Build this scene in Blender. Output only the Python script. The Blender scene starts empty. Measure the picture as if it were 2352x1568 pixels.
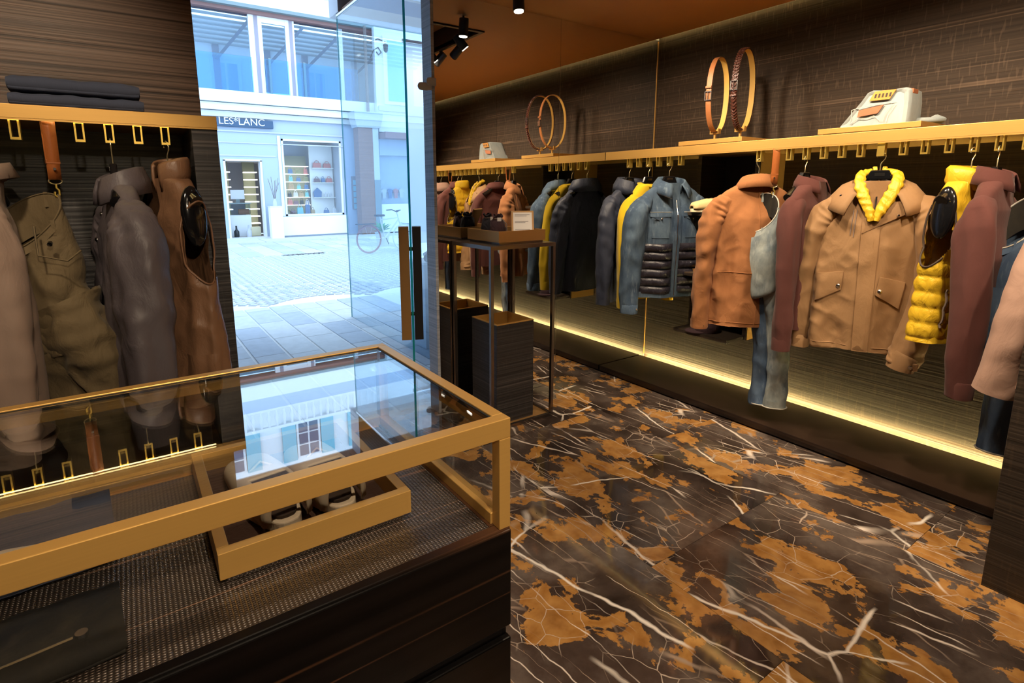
import bpy, math, random
import numpy as np
from mathutils import Vector, Matrix

# ------------------------------------------------------------------ camera, sky, exposure
scene = bpy.context.scene
C = scene.collection
rad = math.radians

CAM_H = 1.55
cam_d = bpy.data.cameras.new('camera')
cam = bpy.data.objects.new('camera', cam_d)
C.objects.link(cam)
cam_d.sensor_fit = 'HORIZONTAL'
cam_d.sensor_width = 36.0
cam_d.lens = 36.0 * 1242.77 / 2352.0
cam_d.shift_x = (1176.0 - 1124.5) / 2352.0
cam_d.shift_y = -(784.0 - 661.1) / 2352.0
cam_d.clip_start = 0.02
cam_d.clip_end = 200
YAW, PITCH, ROLL = 0.5890049, 0.1800305, 0.0045251
fw = Vector((math.sin(YAW) * math.cos(PITCH), math.cos(YAW) * math.cos(PITCH), -math.sin(PITCH)))
rt = Vector((math.cos(YAW), -math.sin(YAW), 0))
dn = fw.cross(rt)
cr = math.cos(ROLL) * rt + math.sin(ROLL) * dn
cd = -math.sin(ROLL) * rt + math.cos(ROLL) * dn
M = Matrix.Identity(4)
for i in range(3):
    M[i][0] = cr[i]
    M[i][1] = -cd[i]
    M[i][2] = -fw[i]
M[2][3] = CAM_H
cam.matrix_world = M
scene.camera = cam

world = bpy.data.worlds.new('sky')
scene.world = world
world.use_nodes = True
bg = world.node_tree.nodes['Background']
bg.inputs[0].default_value = (0.50, 0.72, 1.0, 1)
bg.inputs[1].default_value = 3.8

vs = scene.view_settings
vs.view_transform = 'Standard'
vs.look = 'None'
vs.exposure = 0.0
vs.gamma = 1.0
vs.use_curve_mapping = False
cy = scene.cycles
cy.max_bounces = 7
cy.diffuse_bounces = 3
cy.glossy_bounces = 4
cy.transmission_bounces = 6
cy.transparent_max_bounces = 24
cy.sample_clamp_indirect = 4.0
cy.caustics_reflective = False
cy.caustics_refractive = False
cy.use_denoising = True
cy.use_light_tree = False
cy.adaptive_threshold = 0.05

SPOT_W = 125.0          # watts of one ceiling spotlight
LED_S = 8.0            # emission of the led strips
rng = random.Random(7)


# ------------------------------------------------------------------ materials
def newmat(name, col=(0.5, 0.5, 0.5), rough=0.5, metal=0.0, spec=0.5):
    m = bpy.data.materials.new(name)
    m.use_nodes = True
    b = m.node_tree.nodes['Principled BSDF']
    b.inputs['Base Color'].default_value = (*col, 1)
    b.inputs['Roughness'].default_value = rough
    b.inputs['Metallic'].default_value = metal
    b.inputs['Specular IOR Level'].default_value = spec
    return m, m.node_tree, b


def node(nt, t, **kw):
    n = nt.nodes.new(t)
    for k, v in kw.items():
        if hasattr(n, k):
            setattr(n, k, v)
        else:
            n.inputs[k].default_value = v
    return n


def mapped(nt, scale, rot=(0, 0, 0), world_space=True, offset=None):
    if world_space:
        src = node(nt, 'ShaderNodeNewGeometry').outputs['Position']
    else:
        src = node(nt, 'ShaderNodeTexCoord').outputs['Object']
    mp = node(nt, 'ShaderNodeMapping')
    mp.inputs['Scale'].default_value = scale
    mp.inputs['Rotation'].default_value = rot
    nt.links.new(src, mp.inputs['Vector'])
    if offset is not None:
        nt.links.new(offset, mp.inputs['Location'])
    return mp.outputs['Vector']


def noise(nt, vec, scale=1.0, detail=3.0, rough=0.5, dist=0.0):
    n = node(nt, 'ShaderNodeTexNoise')
    n.inputs['Scale'].default_value = scale
    n.inputs['Detail'].default_value = detail
    n.inputs['Roughness'].default_value = rough
    n.inputs['Distortion'].default_value = dist
    nt.links.new(vec, n.inputs['Vector'])
    return n


def ramp(nt, fac, stops):
    r = node(nt, 'ShaderNodeValToRGB')
    e = r.color_ramp.elements
    while len(e) < len(stops):
        e.new(0.5)
    for el, (p, c) in zip(e, stops):
        el.position = p
        el.color = (*c, 1) if len(c) == 3 else c
    nt.links.new(fac, r.inputs['Fac'])
    return r.outputs['Color']


def mix(nt, fac, a, b, blend='MIX'):
    m = node(nt, 'ShaderNodeMix', data_type='RGBA', blend_type=blend)
    for sock, v in ((m.inputs[0], fac), (m.inputs[6], a), (m.inputs[7], b)):
        if hasattr(v, 'is_linked') or hasattr(v, 'links'):
            nt.links.new(v, sock)
        elif isinstance(v, (int, float)):
            sock.default_value = v
        else:
            sock.default_value = (*v, 1)
    return m.outputs[2]


def bump(nt, b, height, strength=0.3, dist=0.01):
    n = node(nt, 'ShaderNodeBump')
    n.inputs['Strength'].default_value = strength
    n.inputs['Distance'].default_value = dist
    nt.links.new(height, n.inputs['Height'])
    nt.links.new(n.outputs['Normal'], b.inputs['Normal'])


G0, G1 = (0, 0, 0), (1, 1, 1)


def veneer(name, dark, light, line, rough=0.45, lines=22.0, line_amt=0.55, ticks=0.35, bmp=0.5, fine=95.0, spec=0.4):
    """horizontally ribbed wood veneer with thin pale streaks"""
    m, nt, b = newmat(name, dark, rough, 0, spec)
    v1 = mapped(nt, (0.45, 0.45, fine))
    n1 = noise(nt, v1, 1.0, 3.0, 0.6)
    c = mix(nt, ramp(nt, n1.outputs['Fac'], [(0.34, G0), (0.68, G1)]), dark, light)
    v2 = mapped(nt, (0.07, 0.07, lines))
    n2 = noise(nt, v2, 1.0, 1.0, 0.4)
    band = ramp(nt, n2.outputs['Fac'], [(0.565, G0), (0.585, G1), (0.605, G0)])
    n2b = noise(nt, mapped(nt, (1.6, 1.6, 9.0)), 1.0, 2.0)
    gate = ramp(nt, n2b.outputs['Fac'], [(0.40, G0), (0.62, (line_amt,) * 3)])
    f = node(nt, 'ShaderNodeMath', operation='MULTIPLY')
    nt.links.new(band, f.inputs[0])
    nt.links.new(gate, f.inputs[1])
    c = mix(nt, f.outputs[0], c, line)
    n3 = noise(nt, mapped(nt, (95, 95, 13)), 1.0, 0.0)
    tk = ramp(nt, n3.outputs['Fac'], [(0.64, G0), (0.74, (ticks,) * 3)])
    c = mix(nt, tk, c, line)
    nt.links.new(c, b.inputs['Base Color'])
    bump(nt, b, n1.outputs['Fac'], bmp, 0.004)
    return m


VEN_R = veneer('veneer_taupe', (0.026, 0.0165, 0.0108), (0.050, 0.0330, 0.0215), (0.16, 0.105, 0.068), 0.6, 15, 0.7, 0.22, spec=0.15)
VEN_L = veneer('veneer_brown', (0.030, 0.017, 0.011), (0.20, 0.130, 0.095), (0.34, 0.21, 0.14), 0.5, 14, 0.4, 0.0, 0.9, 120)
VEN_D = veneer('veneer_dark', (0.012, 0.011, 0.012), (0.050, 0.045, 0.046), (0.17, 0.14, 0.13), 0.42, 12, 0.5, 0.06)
VEN_B = veneer('veneer_black_brown', (0.022, 0.016, 0.012), (0.060, 0.044, 0.033), (0.17, 0.11, 0.07), 0.4, 10, 0.5, 0.1)
VEN_S = veneer('veneer_slate', (0.27, 0.29, 0.34), (0.46, 0.48, 0.53), (0.7, 0.7, 0.72), 0.45, 14, 0.5, 0.15)
EBONY = veneer('ebony', (0.0012, 0.0010, 0.0010), (0.0045, 0.003, 0.0028), (0.13, 0.055, 0.025), 0.32, 11, 0.75, 0.0, 0.10, 38, 0.2)
PLINTH = veneer('plinth_wood', (0.012, 0.007, 0.005), (0.045, 0.024, 0.016), (0.10, 0.05, 0.03), 0.32, 9, 0.3, 0.0, 0.25, 45)


def metal_mat(name, col, rough, metal, grain=0.0):
    m, nt, b = newmat(name, col, rough, metal, 0.5)
    n1 = noise(nt, mapped(nt, (6, 6, 300)), 1, 2)
    k = 0.95
    c = mix(nt, n1.outputs['Fac'], tuple(k * x for x in col), tuple(min(1, 1.04 * x) for x in col))
    nt.links.new(c, b.inputs['Base Color'])
    if grain:
        bump(nt, b, n1.outputs['Fac'], grain, 0.001)
    return m


GOLD = metal_mat('satin_brass', (0.66, 0.38, 0.105), 0.38, 0.55, 0.05)
GOLD_HOOK = metal_mat('brass_hook', (0.80, 0.55, 0.12), 0.28, 0.8)
GOLD_WIRE = metal_mat('pale_brass_wire', (0.85, 0.74, 0.45), 0.25, 0.9)
BRONZE = metal_mat('bronze_tray', (0.48, 0.27, 0.10), 0.36, 0.6, 0.05)
STEEL = metal_mat('dark_steel', (0.24, 0.20, 0.18), 0.24, 0.95)
CHROME = metal_mat('chrome', (0.8, 0.8, 0.8), 0.18, 1.0)
BLACKM = newmat('black_metal', (0.012, 0.012, 0.014), 0.35)[0]
GLOSSBLK = newmat('glossy_black', (0.006, 0.006, 0.007), 0.12, 0, 0.6)[0]
DARK = newmat('dark_lining', (0.010, 0.008, 0.008), 0.9)[0]
CEIL = newmat('ceiling_brown', (0.74, 0.37, 0.15), 0.5)[0]
WHITE = newmat('white_paint', (0.80, 0.80, 0.80), 0.6)[0]
WHITE2 = newmat('bright_white_panel', (0.92, 0.90, 0.88), 0.6)[0]
GREYW = newmat('pale_grey_paint', (0.55, 0.56, 0.60), 0.7)[0]
STONE = newmat('pale_stone', (0.62, 0.62, 0.62), 0.8)[0]
RUBBER = newmat('black_rubber', (0.01, 0.01, 0.01), 0.6)[0]


def glass_mat(name, tint=(1, 1, 1), f0=0.05, gain=1.0):
    """thin architectural glass: clear, with a Fresnel-like mirror layer"""
    m = bpy.data.materials.new(name)
    m.use_nodes = True
    nt = m.node_tree
    nt.nodes.clear()
    out = node(nt, 'ShaderNodeOutputMaterial')
    ge = node(nt, 'ShaderNodeNewGeometry')
    dot = node(nt, 'ShaderNodeVectorMath', operation='DOT_PRODUCT')
    nt.links.new(ge.outputs['Incoming'], dot.inputs[0])
    nt.links.new(ge.outputs['Normal'], dot.inputs[1])
    ab = node(nt, 'ShaderNodeMath', operation='ABSOLUTE')
    nt.links.new(dot.outputs['Value'], ab.inputs[0])
    om = node(nt, 'ShaderNodeMath', operation='SUBTRACT')
    om.inputs[0].default_value = 1.0
    nt.links.new(ab.outputs[0], om.inputs[1])
    pw = node(nt, 'ShaderNodeMath', operation='POWER')
    nt.links.new(om.outputs[0], pw.inputs[0])
    pw.inputs[1].default_value = 4.0
    ml = node(nt, 'ShaderNodeMath', operation='MULTIPLY_ADD', use_clamp=True)
    nt.links.new(pw.outputs[0], ml.inputs[0])
    ml.inputs[1].default_value = gain * (1 - f0)
    ml.inputs[2].default_value = f0
    tr = node(nt, 'ShaderNodeBsdfTransparent')
    tr.inputs[0].default_value = (*tint, 1)
    gl = node(nt, 'ShaderNodeBsdfGlossy')
    gl.inputs['Roughness'].default_value = 0.0
    mx = node(nt, 'ShaderNodeMixShader')
    nt.links.new(ml.outputs[0], mx.inputs[0])
    nt.links.new(tr.outputs[0], mx.inputs[1])
    nt.links.new(gl.outputs[0], mx.inputs[2])
    nt.links.new(mx.outputs[0], out.inputs[0])
    return m


GLASS = glass_mat('clear_glass', (0.97, 0.985, 0.98), 0.035, 0.8)
GLASS_TOP = glass_mat('case_glass', (0.975, 0.985, 0.985), 0.12, 1.7)
GLASS_BLUE = glass_mat('bluish_glass', (0.80, 0.90, 0.97), 0.05, 0.9)
GLASS_RAIL = glass_mat('rail_glass', (0.58, 0.84, 1.0), 0.06, 0.9)
GREEN_EDGE = newmat('glass_edge_green', (0.02, 0.42, 0.42), 0.15)[0]
_b = GREEN_EDGE.node_tree.nodes['Principled BSDF']
_b.inputs['Transmission Weight'].default_value = 0.55

MIRROR = bpy.data.materials.new('mirror')
MIRROR.use_nodes = True
_nt = MIRROR.node_tree
_nt.nodes.clear()
_o = node(_nt, 'ShaderNodeOutputMaterial')
_g = node(_nt, 'ShaderNodeBsdfGlossy')
_g.inputs[0].default_value = (0.86, 0.86, 0.86, 1)
_g.inputs['Roughness'].default_value = 0.0
_nt.links.new(_g.outputs[0], _o.inputs[0])


def emit_mat(name, col, s):
    m, nt, b = newmat(name, col, 0.5)
    b.inputs['Emission Color'].default_value = (*col, 1)
    b.inputs['Emission Strength'].default_value = s
    return m


LED = emit_mat('led_warm', (1.0, 0.80, 0.34), LED_S)
LED_COVE = emit_mat('led_cove', (1.0, 0.84, 0.36), LED_S * 2.2)
LED_HOT = emit_mat('led_plinth', (1.0, 0.82, 0.36), LED_S * 15)
BULB = emit_mat('lit_bulb', (1.0, 0.88, 0.70), 14)
GLOWSHELF = emit_mat('glowing_shelf_white', (1.0, 0.98, 0.92), 1.6)  # white shelf boards given a glow of their own, no lamp behind it


def marble_mat():
    m, nt, b = newmat('marble_brown', (0.1, 0.06, 0.04), 0.07, 0, 0.55)
    oi = node(nt, 'ShaderNodeObjectInfo')
    off = node(nt, 'ShaderNodeVectorMath', operation='SCALE')
    off.inputs[0].default_value = (3.0, 7.0, 0.0)
    nt.links.new(oi.outputs['Random'], off.inputs['Scale'])
    P = mapped(nt, (1, 1, 1), (0, 0, rad(-7)), True, off.outputs[0])
    w = noise(nt, P, 2.2, 4, 0.55)
    wv = node(nt, 'ShaderNodeVectorMath', operation='MULTIPLY_ADD')
    nt.links.new(w.outputs['Color'], wv.inputs[0])
    wv.inputs[1].default_value = (0.13, 0.13, 0)
    nt.links.new(P, wv.inputs[2])
    W = wv.outputs[0]
    base_n = noise(nt, W, 2.6, 6, 0.6)
    base = ramp(nt, base_n.outputs['Fac'], [(0.32, (0.016, 0.010, 0.008)), (0.50, (0.058, 0.040, 0.033)), (0.68, (0.135, 0.105, 0.088))])
    st = node(nt, 'ShaderNodeMapping')
    st.inputs['Scale'].default_value = (1.0, 0.8, 1)
    nt.links.new(W, st.inputs[0])
    o_n = noise(nt, st.outputs[0], 4.3, 8, 0.60, 0.25)
    o_f = ramp(nt, o_n.outputs['Fac'], [(0.530, G0), (0.542, (0.85,) * 3), (0.7, (0.7,) * 3)])
    o_c = ramp(nt, noise(nt, W, 14, 3).outputs['Fac'], [(0.3, (0.30, 0.125, 0.024)), (0.7, (0.50, 0.250, 0.070))])
    c = mix(nt, o_f, base, o_c)

    def veins(scale, stretch, width, mask_scale, m0, m1, col, c):
        mp = node(nt, 'ShaderNodeMapping')
        mp.inputs['Scale'].default_value = stretch
        nt.links.new(W, mp.inputs[0])
        vo = node(nt, 'ShaderNodeTexVoronoi', feature='DISTANCE_TO_EDGE')
        vo.inputs['Scale'].default_value = scale
        nt.links.new(mp.outputs[0], vo.inputs['Vector'])
        thick = noise(nt, W, mask_scale * 2.3, 2)
        mm = node(nt, 'ShaderNodeMath', operation='MULTIPLY')
        nt.links.new(thick.outputs['Fac'], mm.inputs[0])
        mm.inputs[1].default_value = width * 2
        dv = node(nt, 'ShaderNodeMath', operation='DIVIDE')
        nt.links.new(vo.outputs['Distance'], dv.inputs[0])
        nt.links.new(mm.outputs[0], dv.inputs[1])
        line = ramp(nt, dv.outputs[0], [(0.25, G1), (1.0, G0)])
        mk = ramp(nt, noise(nt, P, mask_scale, 2).outputs['Fac'], [(m0, G0), (m1, G1)])
        f = node(nt, 'ShaderNodeMath', operation='MULTIPLY')
        nt.links.new(line, f.inputs[0])
        nt.links.new(mk, f.inputs[1])
        return mix(nt, f.outputs[0], c, col)
    c = veins(11.0, (1, 0.13, 1), 0.020, 2.6, 0.48, 0.62, (0.34, 0.25, 0.19), c)
    c = veins(5.5, (1, 0.10, 1), 0.014, 2.4, 0.45, 0.56, (0.68, 0.58, 0.50), c)
    c = veins(1.6, (1, 0.75, 1), 0.0110, 2.0, 0.47, 0.55, (0.78, 0.70, 0.62), c)
    c = veins(9.0, (1, 0.8, 1), 0.012, 2.2, 0.52, 0.62, (0.50, 0.40, 0.32), c)
    nt.links.new(c, b.inputs['Base Color'])
    b.inputs['Coat Weight'].default_value = 0.3
    b.inputs['Coat Roughness'].default_value = 0.03
    return m


MARBLE = marble_mat()


def fabric(name, col, rough=0.85, var=0.18, weave=900.0, bmp=0.25, wr=14.0, wrinkle=0.35, sheen=0.05, spec=0.25):
    m, nt, b = newmat(name, col, rough, 0, spec)
    n1 = noise(nt, mapped(nt, (1, 1, 0.6), world_space=False), 9.0, 4, 0.6)
    lo = tuple(x * (1 - var) for x in col)
    hi = tuple(min(1, x * (1 + var)) for x in col)
    c = mix(nt, n1.outputs['Fac'], lo, hi)
    nt.links.new(c, b.inputs['Base Color'])
    b.inputs['Sheen Weight'].default_value = sheen
    n2 = noise(nt, mapped(nt, (1, 1, 0.55), world_space=False), wr, 4, 0.55, 0.6)
    n3 = noise(nt, mapped(nt, (1, 1, 1), world_space=False), weave * 0.35, 1)
    a = node(nt, 'ShaderNodeMath', operation='MULTIPLY_ADD')
    nt.links.new(n3.outputs['Fac'], a.inputs[0])
    a.inputs[1].default_value = 0.03
    nt.links.new(n2.outputs['Fac'], a.inputs[2])
    bump(nt, b, a.outputs[0], wrinkle, 0.02)
    return m


def denim(name, dark, light, wear, amt=0.5):
    m, nt, b = newmat(name, dark, 0.85, 0, 0.2)
    n1 = noise(nt, mapped(nt, (1, 1, 0.5), world_space=False), 7.0, 5, 0.65)
    c = mix(nt, ramp(nt, n1.outputs['Fac'], [(0.35, G0), (0.65, G1)]), dark, light)
    n2 = noise(nt, mapped(nt, (30, 30, 5), world_space=False), 1.0, 3, 0.7)
    c = mix(nt, ramp(nt, n2.outputs['Fac'], [(0.56, G0), (0.72, (amt,) * 3)]), c, wear)
    nt.links.new(c, b.inputs['Base Color'])
    n3 = noise(nt, mapped(nt, (1, 1, 0.6), world_space=False), 16, 4, 0.6, 0.5)
    bump(nt, b, n3.outputs['Fac'], 0.35, 0.012)
    return m


F_TAN = fabric('cotton_tan', (0.270, 0.150, 0.068), 0.7, 0.10, wrinkle=0.30)
F_SUEDE = fabric('suede_rust', (0.30, 0.122, 0.046), 0.9, 0.22, wrinkle=0.40, sheen=0.06)
F_BURG = fabric('wool_burgundy', (0.088, 0.030, 0.025), 0.95, 0.12, wrinkle=0.18, sheen=0.06)
F_YEL = fabric('wool_yellow', (0.66, 0.44, 0.012), 0.9, 0.08, wrinkle=0.15, sheen=0.15)
F_YELP = fabric('nylon_yellow', (0.64, 0.40, 0.020), 0.42, 0.10, wr=30, wrinkle=0.45, sheen=0, spec=0.45)
F_NAVY = fabric('nylon_navy', (0.030, 0.036, 0.060), 0.55, 0.15, wrinkle=0.40, sheen=0, spec=0.4)
F_NAVYP = fabric('puffer_midnight', (0.022, 0.020, 0.030), 0.35, 0.2, wr=30, wrinkle=0.5, sheen=0, spec=0.5)
F_PINK = fabric('cotton_blush', (0.40, 0.245, 0.185), 0.75, 0.08, wrinkle=0.3)
F_GREYN = fabric('nylon_grey_navy', (0.085, 0.070, 0.078), 0.5, 0.12, wrinkle=0.35, sheen=0, spec=0.4)
F_BROWN = fabric('nylon_brown', (0.185, 0.095, 0.052), 0.42, 0.12, wrinkle=0.45, sheen=0, spec=0.45)
F_OLIVE = fabric('cotton_olive', (0.115, 0.082, 0.042), 0.8, 0.25, wrinkle=0.6)
F_BEIGE = fabric('cotton_mushroom', (0.235, 0.165, 0.130), 0.75, 0.10, wrinkle=0.3)
F_NAVYK = fabric('cotton_navy_folded', (0.045, 0.053, 0.085), 0.85, 0.12, wrinkle=0.15)
F_BLACKC = fabric('cloth_black', (0.012, 0.010, 0.016), 0.8, 0.3, wrinkle=0.8)
F_PLUM = fabric('cloth_plum', (0.045, 0.022, 0.028), 0.8, 0.3, wrinkle=0.8)
D_BLUE = denim('denim_blue', (0.035, 0.060, 0.105), (0.10, 0.145, 0.20), (0.30, 0.36, 0.42), 0.30)
D_LIGHT = denim('denim_light_wash', (0.12, 0.15, 0.175), (0.33, 0.36, 0.34), (0.50, 0.52, 0.50), 0.35)
D_MID = denim('denim_mid_wash', (0.045, 0.075, 0.135), (0.085, 0.125, 0.19), (0.24, 0.30, 0.36), 0.35)
D_ICE = denim('denim_ice', (0.26, 0.31, 0.325), (0.37, 0.395, 0.385), (0.46, 0.47, 0.45), 0.3)
D_DARK = denim('denim_black', (0.008, 0.008, 0.010), (0.022, 0.019, 0.014), (0.05, 0.04, 0.03), 0.2)
D_SEAM = newmat('denim_seam', (0.52, 0.50, 0.44), 0.9)[0]
L_TAN = fabric('leather_tan', (0.33, 0.120, 0.038), 0.45, 0.2, wr=60, wrinkle=0.3, sheen=0, spec=0.5)
L_DARK = fabric('leather_dark_plait', (0.070, 0.020, 0.012), 0.35, 0.3, wr=60, wrinkle=0.4, sheen=0, spec=0.5)
L_LINE = fabric('leather_lining_ochre', (0.60, 0.36, 0.09), 0.55, 0.1, wr=40, wrinkle=0.2, sheen=0)
L_STRAP = fabric('leather_chestnut', (0.29, 0.085, 0.020), 0.38, 0.12, wr=60, wrinkle=0.1, sheen=0, spec=0.5)
CREAM = fabric('leather_cream', (0.72, 0.58, 0.42), 0.55, 0.06, wr=40, wrinkle=0.12, sheen=0)
SHOE_Y = fabric('suede_sand', (0.66, 0.50, 0.24), 0.85, 0.08, wrinkle=0.15)
SOLE = newmat('shoe_sole', (0.80, 0.70, 0.46), 0.6)[0]
PATCHL = fabric('leather_patch_orange', (0.55, 0.25, 0.05), 0.55, 0.15, wr=50, wrinkle=0.2, sheen=0)
PATCHB = fabric('leather_patch_brown', (0.34, 0.125, 0.06), 0.55, 0.15, wr=50, wrinkle=0.2, sheen=0)
INK = newmat('dark_ink', (0.05, 0.03, 0.02), 0.8)[0]
PAPER_T = newmat('printed_grey', (0.30, 0.28, 0.30), 0.8)[0]
PAPER = newmat('paper', (0.78, 0.74, 0.72), 0.8)[0]
WOODF = metal_mat('oak_frame', (0.42, 0.22, 0.07), 0.5, 0.0, 0.1)
WOODX = veneer('street_wood', (0.24, 0.10, 0.05), (0.36, 0.17, 0.09), (0.4, 0.22, 0.14), 0.6, 8, 0.3, 0)
OLIVEW = newmat('olive_backboard', (0.18, 0.19, 0.13), 0.8)[0]
MAT_SUEDE = fabric('tray_base_suede', (0.060, 0.030, 0.020), 0.95, 0.35, wr=40, wrinkle=0.3)


def woven_mat():
    m, nt, b = newmat('woven_mat', (0.1, 0.08, 0.07), 0.30, 0, 0.7)
    P = mapped(nt, (1, 1, 1))
    def wave(d, s):
        w = node(nt, 'ShaderNodeTexWave', wave_type='BANDS', bands_direction=d)
        w.inputs['Scale'].default_value = s
        w.inputs['Distortion'].default_value = 0.0
        nt.links.new(P, w.inputs['Vector'])
        return w.outputs['Fac']
    a, bb = wave('X', 44), wave('Y', 62)
    mm = node(nt, 'ShaderNodeMath', operation='MULTIPLY')
    nt.links.new(a, mm.inputs[0])
    nt.links.new(bb, mm.inputs[1])
    c = mix(nt, mm.outputs[0], (0.020, 0.015, 0.012), (0.16, 0.115, 0.09))
    n2 = noise(nt, mapped(nt, (0.6, 26, 1)), 1.0, 1)
    ln = ramp(nt, n2.outputs['Fac'], [(0.60, G0), (0.615, (0.5,) * 3), (0.63, G0)])
    c = mix(nt, ln, c, (0.42, 0.22, 0.13))
    nt.links.new(c, b.inputs['Base Color'])
    bump(nt, b, mm.outputs[0], 0.6, 0.004)
    return m


WOVEN = woven_mat()


# ------------------------------------------------------------------ mesh helpers
class MB:
    def __init__(self):
        self.v, self.f = [], []

    def add(self, vs, fs):
        o = len(self.v)
        self.v += [tuple(map(float, p)) for p in vs]
        self.f += [tuple(i + o for i in f) for f in fs]
        return self

    def box(self, x0, x1, y0, y1, z0, z1):
        return self.add([(x0, y0, z0), (x1, y0, z0), (x1, y1, z0), (x0, y1, z0), (x0, y0, z1), (x1, y0, z1), (x1, y1, z1), (x0, y1, z1)],
                        [(0, 3, 2, 1), (4, 5, 6, 7), (0, 1, 5, 4), (1, 2, 6, 5), (2, 3, 7, 6), (3, 0, 4, 7)])

    def hull(self, lower, upper):
        """prism between two rings of points"""
        n = len(lower)
        fs = [tuple(range(n))[::-1], tuple(range(n, 2 * n))]
        fs += [(i, (i + 1) % n, n + (i + 1) % n, n + i) for i in range(n)]
        return self.add(list(lower) + list(upper), fs)

    def prism(self, poly, d0, d1, axis='z'):
        def p3(p, d):
            return {'z': (p[0], p[1], d), 'x': (d, p[0], p[1]), 'y': (p[0], d, p[1])}[axis]
        return self.hull([p3(p, d0) for p in poly], [p3(p, d1) for p in poly])

    def grid(self, P, cu=False, cv=False):
        P = np.asarray(P, float)
        m, n = P.shape[:2]
        fs = []
        for i in range(m if cu else m - 1):
            for j in range(n if cv else n - 1):
                a, b = i, (i + 1) % m
                c, d = j, (j + 1) % n
                fs.append((a * n + c, a * n + d, b * n + d, b * n + c))
        return self.add(P.reshape(-1, 3), fs)

    def tube(self, pts, r, n=8, cap=True, flat=1.0):
        pts = [Vector(p) for p in pts]
        m = len(pts)
        rr = r if hasattr(r, '__len__') else [r] * m
        up = Vector((0, 0, 1))
        rings = []
        prev = None
        for i, p in enumerate(pts):
            t = (pts[min(i + 1, m - 1)] - pts[max(i - 1, 0)]).normalized()
            a = prev - t * prev.dot(t) if prev is not None else (t.cross(up) if abs(t.z) < 0.95 else t.cross(Vector((0, 1, 0))))
            a.normalize()
            prev = a
            b = t.cross(a)
            ri = rr[i]
            rx, ry = ri if hasattr(ri, '__len__') else (ri, ri * flat)
            rings.append([p + a * (rx * math.cos(2 * math.pi * k / n)) + b * (ry * math.sin(2 * math.pi * k / n)) for k in range(n)])
        self.grid([[tuple(q) for q in ring] for ring in rings], False, True)
        if cap:
            o = len(self.v) - m * n
            self.f.append(tuple(o + k for k in range(n))[::-1])
            self.f.append(tuple(o + (m - 1) * n + k for k in range(n)))
        return self

    def cyl(self, p0, p1, r, n=16):
        return self.tube([p0, p1], r, n)

    def lathe(self, prof, c=(0, 0, 0), n=24):
        P = [[(c[0] + r * math.cos(2 * math.pi * k / n), c[1] + r * math.sin(2 * math.pi * k / n), c[2] + z) for k in range(n)] for r, z in prof]
        self.grid(P, False, True)
        o = len(self.v) - len(prof) * n
        self.f.append(tuple(o + k for k in range(n))[::-1])
        self.f.append(tuple(o + (len(prof) - 1) * n + k for k in range(n)))
        return self

    def ball(self, c, r, n=12):
        return self.lathe([(max(1e-4, r * math.sin(math.pi * i / 8)), -r * math.cos(math.pi * i / 8)) for i in range(9)], c, n)

    def mesh(self, name, mat, smooth=None):
        me = bpy.data.meshes.new(name)
        me.from_pydata(self.v, [], self.f)
        if mat is not None:
            me.materials.append(mat)
        if smooth is not None:
            me.polygons.foreach_set('use_smooth', [True] * len(me.polygons))
            me.update()
            try:
                me.set_sharp_from_angle(angle=rad(smooth))
            except Exception:
                pass
        me.update()
        return me

    def build(self, name, mat, parent=None, smooth=None, bevel=0.0, kind=None):
        o = bpy.data.objects.new(name, self.mesh(name, mat, smooth))
        C.objects.link(o)
        if parent is not None:
            o.parent = parent
        if bevel:
            md = o.modifiers.new('bevel', 'BEVEL')
            md.width = bevel
            md.segments = 2
            md.limit_method = 'ANGLE'
            md.angle_limit = rad(40)
        if kind:
            o['kind'] = kind
        return o


def box(x0, x1, y0, y1, z0, z1):
    return MB().box(x0, x1, y0, y1, z0, z1)


def tag(o, label, cat, group=None):
    o['label'] = label
    o['category'] = cat
    if group:
        o['group'] = group
    return o


def thing(name, label, cat, loc=(0, 0, 0), rz=0.0, group=None):
    o = bpy.data.objects.new(name, None)
    C.objects.link(o)
    o.location = loc
    o.rotation_euler = (0, 0, rz)
    o.empty_display_size = 0.1
    return tag(o, label, cat, group)


def copy_tree(o, parent=None):
    c = o.copy()
    C.objects.link(c)
    c.parent = parent
    for ch in list(o.children):
        copy_tree(ch, c)
    return c


def text_mesh(name, s, size, mat, parent, loc, rot, depth=0.004):
    cu = bpy.data.curves.new(name, 'FONT')
    cu.body = s
    cu.size = size
    cu.extrude = depth
    cu.align_x = 'CENTER'
    tmp = bpy.data.objects.new(name, cu)
    C.objects.link(tmp)
    dg = bpy.context.evaluated_depsgraph_get()
    me = bpy.data.meshes.new_from_object(tmp.evaluated_get(dg))
    bpy.data.objects.remove(tmp)
    me.materials.clear()
    me.materials.append(mat)
    o = bpy.data.objects.new(name, me)
    C.objects.link(o)
    o.parent = parent
    o.location = loc
    o.rotation_euler = rot
    return o


# ------------------------------------------------------------------ the room
WX, LY, CZ = 3.85, 3.195, 2.76         # right wall, mirror plane, ceiling
BX, BY = -2.4, -2.2                    # far left and rear walls
LYF = 2.55                             # front of the left shelf
LYB = 2.98                             # wall above the left shelf
LX1 = 0.355                            # right end of the left rack
SHX = 3.26                             # front of the right shelf
SH0, SH1 = 1.782, 1.838                # right shelf underside / top
LS0, LS1 = 1.803, 1.850                # left shelf

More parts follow.
